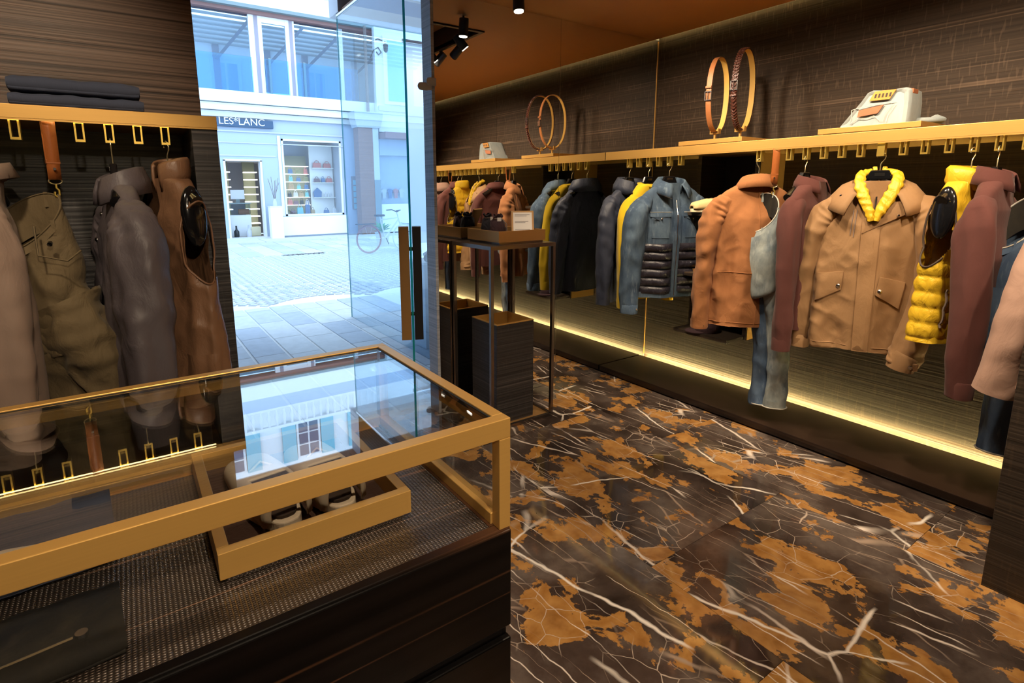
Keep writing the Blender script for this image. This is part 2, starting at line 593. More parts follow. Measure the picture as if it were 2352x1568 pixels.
floor = box(BX, WX + 0.2, BY, LY + 0.12, -0.08, -0.012).build('floor', DARK, kind='structure')
slab_x = [-2.4, -1.35, -0.35, 0.66, 1.672, 2.672, WX + 0.2]
for i in range(len(slab_x) - 1):
    ys = [BY]
    y = BY + (0.35 if i % 2 else 0.9)
    while y < LY - 0.2:
        ys.append(y)
        y += 1.30
    ys.append(LY + 0.11)
    for a, b in zip(ys[:-1], ys[1:]):
        o = MB().box(slab_x[i] + 0.0008, slab_x[i + 1] - 0.0008, a + 0.0008, b - 0.0008, -0.012, 0.0).build('slab', MARBLE, floor)

# ceiling with the recessed lighting trough cut out (real opening)
TX0, TX1, TY0, TY1 = 1.55, 2.44, 1.25, 2.61
cm = MB()
COVE = 0.055                           # gap along the right wall for the led cove
for x0, x1, y0, y1 in ((BX, TX0, BY, LY + 0.2), (TX1, WX - COVE, BY, LY + 0.2), (TX0, TX1, BY, TY0), (TX0, TX1, TY1, LY + 0.2)):
    cm.box(x0, x1, y0, y1, CZ, CZ + 0.03)
ceiling = cm.build('ceiling', CEIL, kind='structure')
box(BX, WX + 0.2, BY, LY + 0.2, CZ + 0.16, CZ + 0.20).build('ceiling_deck', CEIL, ceiling)
tm = MB()
t = 0.03
tm.box(TX0 - t, TX0, TY0 - t, TY1 + t, CZ - 0.012, CZ + 0.16)
tm.box(TX1, TX1 + t, TY0 - t, TY1 + t, CZ - 0.012, CZ + 0.16)
tm.box(TX0, TX1, TY0 - t, TY0, CZ - 0.012, CZ + 0.16)
tm.box(TX0, TX1, TY1, TY1 + t, CZ - 0.012, CZ + 0.16)
tm.build('trim_1', BLACKM, kind='structure')

# right wall: lower dark alcove back + taupe veneer above the shelf
wall_right = box(WX, WX + 0.12, BY, LY + 0.12, 0, CZ + 0.16).build('wall_right', VEN_R, kind='structure')
for a, b in ((BY, -0.30), (-0.298, LY - 0.001)):
    box(WX - 0.012, WX, a, b, 0.062, SH0).build('veneer_panel', VEN_B, wall_right)
for a, b in ((BY, -0.30), (-0.298, 0.808), (0.812, LY - 0.001)):
    box(WX - 0.010, WX, a, b, SH1, CZ + 0.10).build('veneer_panel', VEN_R, wall_right)
box(WX - COVE - 0.004, WX - COVE, -0.9, LY - 0.01, CZ + 0.033, CZ + 0.050).build('cove_light', LED_COVE, wall_right)
box(3.55, WX, BY, -0.85, 0, CZ).build('wall_pier', VEN_L, kind='structure')

# plinth under the right rack, with the light slot along the wall
pl = thing('plinth', 'long low dark wood plinth under the clothes rack along the right wall', 'plinth', (3.3, 1.0, 0))
box(-0.035, 0.485, -1.85, LY - 1.005, 0.012, 0.058).build('platform', PLINTH, pl, bevel=0.003)
box(0.0, 0.45, -1.85, LY - 1.005, 0.0, 0.012).build('toe_kick', BRONZE, pl)
box(0.490, 0.530, -1.85, LY - 1.005, 0.016, 0.026).build('light_strip', LED_HOT, pl)

# mirrored end wall
wall_end = box(1.72, WX, LY + 0.006, LY + 0.10, 0, CZ + 0.16).build('wall_end', VEN_S, kind='structure')
box(1.722, 2.768, LY, LY + 0.006, 0.003, CZ - 0.002).build('mirror_panel', MIRROR, wall_end)
box(2.772, WX - 0.012, LY, LY + 0.006, 0.003, CZ - 0.002).build('mirror_panel', MIRROR, wall_end)
box(2.7685, 2.7715, LY - 0.001, LY + 0.004, 0.0, CZ).build('joint_strip', CHROME, wall_end)
box(WX - 0.020, WX - 0.0125, LY - 0.004, LY, 0.062, SH0 - .01).build('edge_strip', GOLD, wall_end)
box(WX - 0.020, WX - 0.0125, LY - 0.004, LY, SH1 + .01, CZ - .01).build('edge_strip', GOLD, wall_end)
# the ends are bare slate veneer
box(1.700, 1.720, LY - 0.002, LY + 0.12, 0, CZ + 0.9).build('trim_2', VEN_S, kind='structure')

# the two other walls of the shop, out of view
box(BX - 0.1, BX, BY, LYF + 0.4, 0, CZ + 0.16).build('wall_left', VEN_L, kind='structure')
box(BX - 0.1, WX + 0.12, BY - 0.1, BY, 0, CZ + 0.16).build('wall_back', VEN_L, kind='structure')

# front wall left of the entrance: veneer above, dark alcove below with an end panel
wall_front = box(BX - 0.1, LX1 - 0.004, LYB, LYB + 0.12, 0, CZ + 1.5).build('wall_front', VEN_L, kind='structure')
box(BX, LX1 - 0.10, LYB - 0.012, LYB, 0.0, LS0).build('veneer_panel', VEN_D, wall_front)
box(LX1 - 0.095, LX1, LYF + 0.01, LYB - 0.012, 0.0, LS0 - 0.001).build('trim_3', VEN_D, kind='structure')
# vestibule: side walls, header above the opening, soffit
box(LX1 - 0.16, LX1 - 0.004, LYB + 0.12, 6.40, 0, 4.3).build('wall_vestibule', GREYW, kind='structure')
box(-6.0, LX1 - 0.004, 6.40, 6.6, 0, 9.5).build('wall_outside', GREYW, kind='structure')
hd = box(LX1 - 0.004, WX + 0.12, LY + 0.10, LY + 0.20, CZ + 0.03, 4.3).build('wall_header', VEN_D, kind='structure')
box(LX1 - 0.16, WX + 2.5, LY + 0.20, 6.60, 4.06, 4.3).build('soffit', WOODX, hd)
box(2.20, WX + 2.5, 6.30, 6.60, 3.50, 4.06).build('fascia', GREYW, hd)
box(2.24, WX + 2.5, LY + 0.24, 6.30, 3.48, 3.54).build('window_soffit', WOODX, hd)
box(WX + 2.3, WX + 2.5, LY + 0.12, 6.6, 0, 4.3).build('side_wall', GREYW, hd)
box(WX + 0.12, WX + 2.5, LY + 0.10, LY + 0.2, 0, 4.3).build('return_wall', GREYW, hd)

# ------------------------------------------------------------------ street ground
street = box(-14, 30, LY + 0.12, 30, -0.20, -0.035).build('street', STONE, kind='structure')
PAVE = []
for k, c in enumerate(((0.50, 0.52, 0.55), (0.58, 0.59, 0.60), (0.44, 0.47, 0.52))):
    m, nt, b = newmat('paver_%s' % 'abc'[k], c, 0.75)
    n1 = noise(nt, mapped(nt, (1, 1, 1)), 9, 5, 0.6)
    nt.links.new(mix(nt, n1.outputs['Fac'], tuple(0.8 * x for x in c), tuple(min(1, 1.2 * x) for x in c)), b.inputs['Base Color'])
    PAVE.append(m)
JOINT = newmat('paver_joint', (0.75, 0.75, 0.74), 0.9)[0]
box(-1.0, 9.0, LY + 0.13, 18.9, -0.035, -0.012).build('mortar_bed', JOINT, street)
unit = {}
def paver(x0, x1, y0, y1, m):
    o = box(x0, x1, y0, y1, -0.012, 0.0).build('paving_slab', PAVE[m], street)
    return o
for i in range(9):
    x0 = 0.25 + i * 0.308
    y = LY + 0.14 + rng.random() * 0.3
    while y < 7.55:
        l = 0.42 + rng.random() * 0.5
        y1 = min(y + l, 7.6)
        paver(x0 + 0.014, x0 + 0.294, y + 0.004, y1 - 0.004, rng.randrange(3))
        y = y1
for i in range(11):
    x0 = 1.25 + i * 0.485
    y = 13.75
    while y < 17.4:
        l = 0.55 + rng.random() * 0.6
        y1 = min(y + l, 17.5)
        paver(x0 + 0.016, x0 + 0.469, y + 0.006, y1 - 0.006, rng.randrange(3))
        y = y1
for i in range(5):
    x0 = -0.5 + i * 2.0
    box(x0 + 0.01, x0 + 1.99, 17.55, 18.75, -0.012, 0.012).build('kerb_slab', PAVE[1], street)
# setts laid in segmental arcs
setts = []
cell = 0.125
arc_r = 0.92
for row in range(46):
    for col in range(46):
        x = 0.6 + col * cell
        ph = (x % (2 * 0.75)) - 0.75
        y = 7.75 + row * 0.128 + math.sqrt(max(0.0, arc_r ** 2 - ph * ph)) - arc_r + 0.36
        lim = x / y
        if y < 7.66 or y > 13.7 or lim < 0.125 or lim > 0.50:
            continue
        setts.append((math.hypot(x, y), x, y, math.asin(-ph / arc_r * 0.9)))
setts.sort()
sett_me = []
for k in range(4):
    w, l, h = 0.053 + 0.004 * k % 0.01, 0.055 - 0.002 * k, 0.004
    mb = MB()
    lo = [(-w, -l, -0.02), (w, -l, -0.02), (w, l, -0.02), (-w, l, -0.02)]
    hi = [(-w * .86, -l * .86, h), (w * .86, -l * .86, h), (w * .86, l * .86, h), (-w * .86, l * .86, h)]
    mb.hull(lo, hi)
    sett_me.append(mb.mesh('sett', PAVE[k % 3]))
far = MB()
for i, (d, x, y, a) in enumerate(setts):
    if i < 300:
        o = bpy.data.objects.new('sett', sett_me[rng.randrange(4)])
        C.objects.link(o)
        o.parent = street
        o.location = (x, y, -0.003)
        o.rotation_euler = (0, 0, a)
    else:
        w, l = 0.050, 0.050
        ca, sa = math.cos(a), math.sin(a)
        ring = lambda s, z: [(x + s * (u * ca - v * sa), y + s * (u * sa + v * ca), z) for u, v in ((-w, -l), (w, -l), (w, l), (-w, l))]
        far.hull(ring(1, -0.02), ring(.86, 0.002))
far.build('setts_far', PAVE[0], street, kind='stuff')
gr = thing('drain_grate', 'dark slotted drain grate set in the paving before the white shop', 'grate', (3.58, 13.62, 0))
box(-0.50, 0.50, -0.10, 0.10, -0.005, 0.003).build('frame', BLACKM, gr)
for i in range(9):
    box(-0.46 + i * 0.105, -0.40 + i * 0.105, -0.08, 0.08, 0.003, 0.008).build('bar', STEEL, gr)

# ------------------------------------------------------------------ house across the street
FY = 19.0
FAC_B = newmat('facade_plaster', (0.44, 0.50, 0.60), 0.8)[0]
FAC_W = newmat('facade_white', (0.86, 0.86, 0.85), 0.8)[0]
REDW = newmat('eave_red_brown', (0.30, 0.16, 0.14), 0.7)[0]
BROWNW = newmat('loggia_timber', (0.20, 0.15, 0.13), 0.7)[0]
SLATW = newmat('loggia_boarding_hazed', (0.62, 0.58, 0.54), 0.7)[0]  # boarding lightened in place of the reflection over the loggia glass
LOGT = newmat('loggia_timber_hazed', (0.34, 0.30, 0.34), 0.7)[0]  # paler, bluer timber copy carrying the glazing's reflected haze in its colour
GUTTER = newmat('gutter_zinc', (0.22, 0.27, 0.27), 0.5)[0]
NAVYS = newmat('sign_blue_grey', (0.055, 0.10, 0.17), 0.6)[0]
SHUT = newmat('shutter_aqua', (0.22, 0.52, 0.60), 0.6)[0]
house = thing('townhouse', 'pale townhouse across the street with white shop below and glazed loggia above', 'building', (4.0, FY, 0))
hx = lambda x: x - 4.0
def hb(x0, x1, y0, y1, z0, z1):
    return MB().box(hx(x0), hx(x1), y0, y1, z0, z1)
w = MB()
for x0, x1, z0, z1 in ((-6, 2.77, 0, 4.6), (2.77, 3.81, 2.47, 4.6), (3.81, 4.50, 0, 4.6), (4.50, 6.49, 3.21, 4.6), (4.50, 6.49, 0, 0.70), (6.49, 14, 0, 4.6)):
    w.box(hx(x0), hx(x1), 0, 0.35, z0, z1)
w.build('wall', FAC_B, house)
hb(4.32, 6.60, -0.05, 0.0, 0.05, 0.68).build('plinth_panel', WHITE2, house)
hb(4.38, 4.47, -0.03, 0.02, 0.70, 3.3).build('pilaster', WHITE, house)
hb(2.30, 4.30, -0.02, 0, 2.62, 2.66).build('moulding', GREYW, house)
hb(2.30, 6.60, -0.025, 0, 3.02, 3.05).build('moulding', GREYW, house)
hb(2.30, 6.62, -0.04, 0, 3.36, 3.40).build('moulding', GREYW, house)
# ledges between the floors
hb(-6, 14, -0.28, 0, 4.21, 4.55).build('ledge', FAC_W, house)
hb(-6, 14, -0.20, 0, 3.98, 4.19).build('ledge', FAC_W, house)
hb(-6, 14, -0.10, 0, 3.79, 3.96).build('ledge', STONE, house)
hb(-6, 14, -0.285, -0.27, 4.195, 4.21).build('shadow_strip', GUTTER, house)  # solid dark strip standing in for the shade line under the ledge
# shop door: room behind with self-glowing shelf boards
sd = MB()
for x0, x1, y0, y1, z0, z1 in ((2.5, 4.3, 2.4, 2.5, 0, 2.6), (2.5, 2.6, 0.35, 2.4, 0, 2.6), (4.2, 4.3, 0.35, 2.4, 0, 2.6), (2.5, 4.3, 0.35, 2.4, 2.5, 2.6)):
    sd.box(hx(x0), hx(x1), y0, y1, z0, z1)
sd.build('shop_room', GREYW, house)
for x0, x1 in ((2.98 - 0.16, 3.02), (3.48, 3.86)):
    hb(x0, x1, 1.30, 1.36, 0.1, 2.5).build('backboard', OLIVEW, house)
    for k in range(8):
        z = 0.42 + k * 0.245
        hb(x0, x1 + 0.02, 0.98, 1.30, z, z + 0.035).build('shop_shelf', GLOWSHELF, house)
hb(2.72, 2.78, -0.02, 0.3, 0, 2.5).build('door_frame', WHITE, house)
hb(3.80, 3.86, -0.02, 0.3, 0, 2.5).build('door_frame', WHITE, house)
hb(2.72, 3.86, -0.02, 0.3, 2.47, 2.53).build('door_frame', WHITE, house)
hb(2.6, 3.95, -0.25, 0.35, 0.0, 0.05).build('door_step', STONE, house)
# shop window
wr = MB()
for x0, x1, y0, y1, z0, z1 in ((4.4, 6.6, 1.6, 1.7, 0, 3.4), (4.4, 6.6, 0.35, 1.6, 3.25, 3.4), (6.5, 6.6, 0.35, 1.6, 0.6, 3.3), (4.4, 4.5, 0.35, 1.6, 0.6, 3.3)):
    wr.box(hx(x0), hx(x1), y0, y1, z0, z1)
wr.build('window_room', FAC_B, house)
hb(4.4, 6.6, 0.35, 1.6, 0.60, 0.70).build('window_floor', WHITE, house)
hb(4.50, 6.49, 0.03, 0.045, 0.70, 3.21).build('pane', GLASS, house)
for x0, x1, z0, z1 in ((4.50, 4.56, 0.7, 3.21), (6.43, 6.49, 0.7, 3.21), (4.5, 6.49, 3.15, 3.21), (4.5, 6.49, 0.70, 0.76)):
    hb(x0, x1, -0.01, 0.08, z0, z1).build('window_frame', WHITE, house)
hb(5.63, 6.45, 0.9, 0.95, 0.7, 3.1).build('display_board', WHITE, house)
for k in range(6):
    z = 1.02 + k * 0.27
    hb(4.6, 5.62, 1.0, 1.3, z, z + 0.022).build('shop_shelf', GLOWSHELF, house)
hb(4.6, 5.62, 1.32, 1.36, 0.7, 2.75).build('backboard', OLIVEW, house)
hb(5.98, 6.42, 0.62, 0.9, 1.28, 1.30).build('shop_shelf', WHITE, house)
# sign board
sg = hb(2.35, 4.28, -0.10, -0.04, 3.50, 3.74).build('sign_board', NAVYS, house, bevel=0.02)
text_mesh('lettering', 'LES*LANC', 0.30, WHITE2, sg, (-0.65, -0.106, 3.57), (rad(90), 0, 0))
# upper loggia
LG = 6.9
hb(-6, 14, 2.2, 2.4, 4.5, 7.2).build('loggia_back_wall', FAC_W, house)
hb(-6, 14, 0.3, 2.2, 4.45, 4.55).build('loggia_floor', STONE, house)
for k in range(9):
    z = 6.35 + k * 0.085
    y0 = 2.0 - k * 0.235
    hb(-6, 14, y0 - 0.225, y0, z, z + 0.03).build('ceiling_board', SLATW, house)
for x in (1.2, 3.1, 4.75, 6.05, 7.9):
    MB().hull([(hx(x) - .06, 2.0, 5.9), (hx(x) + .06, 2.0, 5.9), (hx(x) + .06, 2.12, 5.9), (hx(x) - .06, 2.12, 5.9)],
              [(hx(x) + .74, 0.35, 6.85), (hx(x) + .86, 0.35, 6.85), (hx(x) + .86, 0.5, 6.85), (hx(x) + .74, 0.5, 6.85)]).build('brace', LOGT, house)
    hb(x - 0.10, x + 0.10, 2.08, 2.2, 4.55, 6.4).build('loggia_pillar', LOGT, house)
for x in (2.9, 5.9):
    f = hb(x, x + 0.95, 2.12, 2.2, 4.6, 5.95).build('loggia_window', WHITE, house)
    hb(x + .12, x + .44, 2.10, 2.13, 4.75, 5.8).build('pane', GLASS_RAIL, f)
    hb(x + .51, x + .83, 2.10, 2.13, 4.75, 5.8).build('pane', GLASS_RAIL, f)
for x0, x1 in ((3.78, 3.94), (4.05, 4.17), (4.88, 5.0), (5.10, 5.16), (6.60, 6.75)):
    hb(x0, x1, 0.02, 0.14, 4.55, LG).build('mullion', WHITE2, house)
for x0, x1 in ((3.94, 4.05), (5.0, 5.10)):
    hb(x0, x1, 0.0, 0.2, 4.55, LG).build('post', LOGT, house)
hb(4.05, 5.0, 0.03, 0.13, 4.55, 4.63).build('mullion', WHITE2, house)
hb(4.05, 5.0, 0.03, 0.13, 6.72, LG).build('mullion', WHITE2, house)
for x0, x1 in ((0.6, 3.78), (4.17, 4.88), (5.16, 6.60), (6.75, 7.2)):
    hb(x0, x1, 0.07, 0.085, 4.55, LG).build('pane', GLASS_BLUE, house)
    hb(x0, x1, -0.09, -0.075, 4.57, 5.63).build('rail_pane', GLASS_RAIL, house)
for x in (4.28, 5.36):
    hb(x, x + 0.07, -0.08, -0.04, 4.56, 5.66).build('rail_post', GUTTER, house)
hb(-6, 14, -0.12, 0.3, LG, LG + 0.10).build('eave_beam', REDW, house)
hb(-6, 14, -0.30, 0.2, LG + 0.10, LG + 0.20).build('gutter', GUTTER, house)
# storeys above, seen mirrored in the counter glass
hb(-6, 14, -0.25, 0.3, LG + 0.20, 7.62).build('cornice', FAC_W, house)
MB().hull([(hx(-6), -0.25, 7.62), (hx(14), -0.25, 7.62), (hx(14), 1.5, 7.62), (hx(-6), 1.5, 7.62)],
          [(hx(-6), 0.9, 8.5), (hx(14), 0.9, 8.5), (hx(14), 1.5, 8.5), (hx(-6), 1.5, 8.5)]).build('roof', FAC_B, house)
hb(-6, 14, 1.0, 1.12, 8.50, 8.62).build('balcony_rail', FAC_W, house)
hb(-6, 14, 1.0, 1.12, 9.25, 9.36).build('balcony_rail', FAC_W, house)
for i in range(26):
    x = 1.2 + i * 0.27
    MB().lathe([(0.05, 0), (0.05, .05), (0.03, .09), (0.085, .30), (0.035, .52), (0.05, .57), (0.05, .63)], (hx(x), 1.06, 8.62), 10).build('baluster', FAC_W, house, smooth=50)
hb(-6, 14, 2.6, 2.8, 8.4, 13.5).build('upper_wall', FAC_W, house)
for x in (2.0, 4.9, 7.6):
    f = hb(x, x + 0.95, 2.52, 2.62, 9.9, 11.5).build('upper_window', WHITE, house)
    for q in (0, 1):
        for r in range(3):
            hb(x + .09 + q * .42, x + .44 + q * .42, 2.50, 2.54, 9.98 + r * .5, 10.42 + r * .5).build('pane', NAVYS, f)
    for s in (-0.56, 0.98):
        hb(x + s, x + s + 0.53, 2.48, 2.56, 9.88, 11.55).build('shutter', SHUT, house)

# things in and before the shop across the street
pd = thing('pedestal', 'white pedestal beside the white shop door across the street', 'pedestal', (4.10, FY - 0.32, 0))
box(-0.19, 0.19, -0.16, 0.16, 0.0, 1.02).build('body', WHITE2, pd, bevel=0.01)
box(-0.20, 0.20, -0.17, 0.17, 1.02, 1.05).build('top_slab', WHITE, pd)
vz = thing('twig_vase', 'glass vase of thin dark twigs on the white pedestal', 'vase', (4.10, FY - 0.32, 1.05))
MB().lathe([(0.07, 0), (0.075, .02), (0.06, .14), (0.04, .2), (0.045, .24)], n=14).build('vase', GREYW, vz, smooth=50)
for k in range(7):
    a = k * 2.4
    MB().tube([(0, 0, .1), (.05 * math.cos(a), .05 * math.sin(a), .4), (.17 * math.cos(a), .1 * math.sin(a), .75 + .03 * k)], 0.007, 5).build('twig', BROWNW, vz)
ct = thing('shop_counter', 'pale counter with a clear top case inside the white shop door', 'counter', (3.20, FY + 0.75, 0.0))
box(-0.40, 0.30, -0.2, 0.2, 0.05, 0.75).build('body', WHITE, ct)
box(-0.40, 0.30, -0.2, 0.2, 0.77, 1.12).build('glass_case', GLASS_BLUE, ct)
box(-0.42, 0.34, -0.22, 0.22, 1.12, 1.15).build('lid', GUTTER, ct)
for k, (x, col, l) in enumerate(((2.98, BLACKM, 'dark bottle with a pale label standing inside the shop door'), (3.36, GREYW, 'clear pale glass bottle standing inside the shop door'))):
    tag(MB().lathe([(0.075, 0), (0.08, .02), (0.08, .19), (0.03, .25), (0.025, .36), (0.03, .37)], (0, 0, 0), 14).build('bottle', col, smooth=50), l, 'bottle').location = (x, FY + 0.30, 0.05)
tag(box(-0.16, 0.16, -0.08, 0.08, 0, 0.16).build('shoe_box', WOODX, bevel=0.006), 'orange brown box inside the clear case of the shop counter', 'box').location = (3.32, FY + 0.75, 0.78)
tag(box(-0.15, 0.15, -0.12, 0.12, 0, 0.30).build('carton', SOLE, bevel=0.006), 'sand coloured carton on the floor inside the shop door', 'box').location = (3.62, FY + 0.62, 0.05)
pc = thing('display_screen', 'pale display screen standing on the counter inside the shop door', 'screen', (3.17, FY + 0.8, 1.15))
box(-0.2, 0.22, -0.02, 0.02, 0.12, 0.42).build('panel', WHITE, pc)
box(-0.06, 0.06, -0.05, 0.05, 0.0, 0.12).build('foot', GUTTER, pc)
REDB = newmat('bag_red', (0.50, 0.16, 0.15), 0.5)[0]
BLUEB = newmat('bag_blue', (0.07, 0.15, 0.32), 0.5)[0]
AQUAB = newmat('bag_aqua', (0.16, 0.48, 0.56), 0.5)[0]
TANB = newmat('bag_tan', (0.40, 0.28, 0.16), 0.6)[0]
PLUMB = newmat('bag_plum', (0.17, 0.10, 0.12), 0.6)[0]
OLIB = newmat('bag_olive', (0.22, 0.22, 0.10), 0.6)[0]


def bag(x, z, w, h, mat, label, yy=0.80, d=0.10, name='handbag', group=None):
    r = thing(name, label, 'handbag', (x, FY + yy, z), 0, group)
    b = MB()
    b.hull([(-w / 2, -d / 2, 0), (w / 2, -d / 2, 0), (w / 2, d / 2, 0), (-w / 2, d / 2, 0)],
           [(-w * .44, -d * .3, h), (w * .44, -d * .3, h), (w * .44, d * .3, h), (-w * .44, d * .3, h)])
    b.build('body', mat, r, bevel=0.012)
    b = MB().tube([(-w * .25, 0, h * .97), (-w * .2, 0, h * 1.3), (0, 0, h * 1.45), (w * .2, 0, h * 1.3), (w * .25, 0, h * .97)], 0.010, 6)
    b.build('handle', mat, r, smooth=60)
    return r


bag(5.86, 2.33, 0.30, 0.18, REDB, 'red handbag with pointed handle, upper left on the pale display board')
bag(6.22, 2.33, 0.28, 0.16, REDB, 'red handbag, upper right on the pale display board')
bag(5.83, 1.82, 0.22, 0.14, PLUMB, 'small dull red bag, lower left on the pale display board')
bag(6.05, 1.82, 0.13, 0.15, BLUEB, 'small blue bag between two dull red bags on the display board')
bag(6.27, 1.82, 0.24, 0.15, REDB, 'small dull red bag, lower right on the pale display board')
tag(MB().prism([(-.13, 0), (.13, 0), (.15, .2), (.0, .34), (-.15, .2)], -0.03, 0.03, 'y').build('blue_pouch', BLUEB, bevel=0.01), 'blue pointed pouch at the foot of the display board', 'pouch').location = (5.83, FY + 0.8, 1.30)
for k, z in enumerate((1.82, 2.33)):
    for x, w_ in ((5.9, 0.62), (6.05, 0.7)):
        pass
hb(5.68, 6.42, 0.70, 0.9, 2.31, 2.33).build('shop_shelf', WHITE, house)
hb(5.68, 6.42, 0.70, 0.9, 1.80, 1.82).build('shop_shelf', WHITE, house)
hb(5.68, 6.00, 0.70, 0.9, 1.28, 1.30).build('shop_shelf', WHITE, house)
shelf_words = ['top', 'second', 'third', 'fourth', 'fifth']
mats6 = [OLIB, TANB, PLUMB, BLUEB, GREYW, REDB, AQUAB, BLACKM]
names6 = ['olive', 'tan', 'plum', 'blue', 'grey', 'red', 'aqua', 'black']
cnt = 0
for k in range(5):
    z = 1.044 + k * 0.27
    n = (5, 5, 4, 4, 4)[k]
    for j in range(n):
        mi = (cnt * 5 + k) % 8
        w_ = 0.13 + 0.05 * ((cnt * 7) % 3) / 2
        lab = '%s bag, number %s from the left on the %s glowing shelf of the shop window' % (names6[mi], ('one', 'two', 'three', 'four', 'five')[j], shelf_words[4 - k])
        bag(4.74 + j * (0.80 / max(1, n - 1)), z, w_, 0.13 + 0.03 * (cnt % 2), mats6[mi], lab, 1.12, 0.09)
        cnt += 1
for k, (x, z, w_, h, mt, nm) in enumerate(((4.86, 0.70, .20, .16, PLUMB, 'plum'), (5.10, 0.70, .22, .26, AQUAB, 'aqua'), (5.36, 0.70, .17, .36, BLUEB, 'blue'), (5.54, 0.70, .14, .18, TANB, 'tan'), (6.02, 0.70, .2, .16, BLUEB, 'deep blue'), (6.30, 0.70, .14, .2, GREYW, 'grey'))):
    bag(x, z, w_, h, mt, '%s bag standing low at the front of the shop window floor' % nm, 0.5, 0.10)
for k in range(3):
    tag(MB().lathe([(0.028, 0), (0.03, .02), (0.03, .10), (0.01, .14), (0.01, .18)], n=10).build('scent_bottle', GREYW, smooth=50),
        'small pale bottle on the white window shelf, %s of three from the left' % ('first', 'second', 'third')[k], 'bottle', 'bottles on the window shelf').location = (6.10 + k * 0.1, FY + 0.76, 1.30)
mf = thing('menu_frame', 'brown framed notice with blue sheets on the wall right of the shop', 'frame', (6.92, FY - 0.03, 1.45))
box(-0.12, 0.12, -0.03, 0.02, -0.58, 0.58).build('frame', BROWNW, mf)
for k in range(5):
    box(-0.07, 0.09, -0.035, -0.03, 0.28 - k * .21, 0.45 - k * .21).build('sheet', AQUAB, mf)

# corner with timber column, downpipe, second shop to the right
cl = thing('timber_column', 'brown timber corner column with stone cap beside the bicycle', 'column', (7.25, FY - 0.55, 0))
box(-0.37, 0.15, -0.15, 0.3, 0, 3.65).build('shaft', WOODX, cl)
box(0.15, 0.36, -0.15, 0.3, 1.9, 3.65).build('pale_face', STONE, cl)
box(0.15, 0.38, -0.16, 0.3, 0.0, 1.9).build('grey_face', GUTTER, cl)
MB().hull([(-.42, -.2, 3.65), (.42, -.2, 3.65), (.42, .3, 3.65), (-.42, .3, 3.65)], [(-.52, -.3, 3.98), (.48, -.3, 3.98), (.48, .3, 3.98), (-.52, .3, 3.98)]).build('cap', STONE, cl)
box(-.52, .48, -.3, .3, 3.98, 4.16).build('cap_slab', GREYW, cl)
tag(MB().tube([(0, 0, 4.2), (0, 0, 7.0)], 0.055, 10).build('downpipe', BROWNW, smooth=40), 'brown downpipe above the timber column on the pale facade', 'pipe').location = (7.38, FY - 0.42, 0)
sl = thing('wall_lantern', 'curled wrought iron bracket on the pale facade beside the downpipe', 'lantern', (7.55, FY - 0.42, 6.0))
MB().tube([(0, 0, 0), (.1, -.05, .25), (.25, -.1, .35), (.35, -.12, .2), (.25, -.12, .1), (.18, -.1, .2)], 0.02, 6).build('scroll', BLACKM, sl, smooth=60)
MB().tube([(0, 0, .5), (.25, -.1, .62), (.5, -.15, .55)], 0.02, 6).build('arm', BLACKM, sl, smooth=60)
MB().lathe([(0.03, .1), (0.10, .05), (0.08, -.15), (0.03, -.2)], (.5, -.15, .4), 8).build('lamp_cage', BLACKM, sl)
h2 = thing('corner_house', 'pale house right of the column with a clothes shop window', 'building', (9.5, FY, 0))
kb = lambda x0, x1, y0, y1, z0, z1: MB().box(x0 - 9.5, x1 - 9.5, y0, y1, z0, z1)
kb(7.68, 14, -0.5, -0.3, 4.4, 7.0).build('wall', FAC_W, h2)
kb(7.68, 14, -0.62, -0.3, 3.55, 4.4).build('ledge', FAC_W, h2)
kb(7.68, 14, -0.7, -0.62, 4.25, 4.42).build('ledge', STONE, h2)
kb(7.66, 14, -1.2, -0.3, 3.3, 3.5).build('awning_beam', REDW, h2)
kb(7.95, 9.2, -0.58, -0.48, 4.5, 6.75).build('window_frame', WHITE2, h2)
kb(8.10, 9.05, -0.61, -0.57, 4.62, 6.6).build('pane', GLASS_RAIL, h2)
kb(7.66, 14, -0.4, -0.3, 0, 3.3).build('shop_back', FAC_B, h2)
kb(7.66, 14, -0.62, -0.5, 0.05, 1.05).build('plinth_panel', WHITE2, h2)
kb(7.66, 14, -0.60, -0.585, 1.05, 2.75).build('pane', GLASS, h2)
kb(7.66, 14, -0.62, -0.42, 2.75, 3.3).build('header', FAC_B, h2)
for k, (x, mt, nm) in enumerate(((7.82, GREYW, 'pale grey'), (8.05, BLUEB, 'navy'), (8.28, REDB, 'pink'), (8.5, GREYW, 'second pale grey'))):
    o = MB().prism([(-.06, 0), (.06, 0), (.07, .22), (.12, .18), (.14, .26), (.04, .34), (-.04, .34), (-.14, .26), (-.12, .18), (-.07, .22)], -0.015, 0.015, 'y').build('tee_shirt', mt)
    tag(o, '%s little shirt hanging in the corner shop window' % nm, 'shirt', 'shirts in the corner shop window').location = (x, FY - 0.5, 1.25)

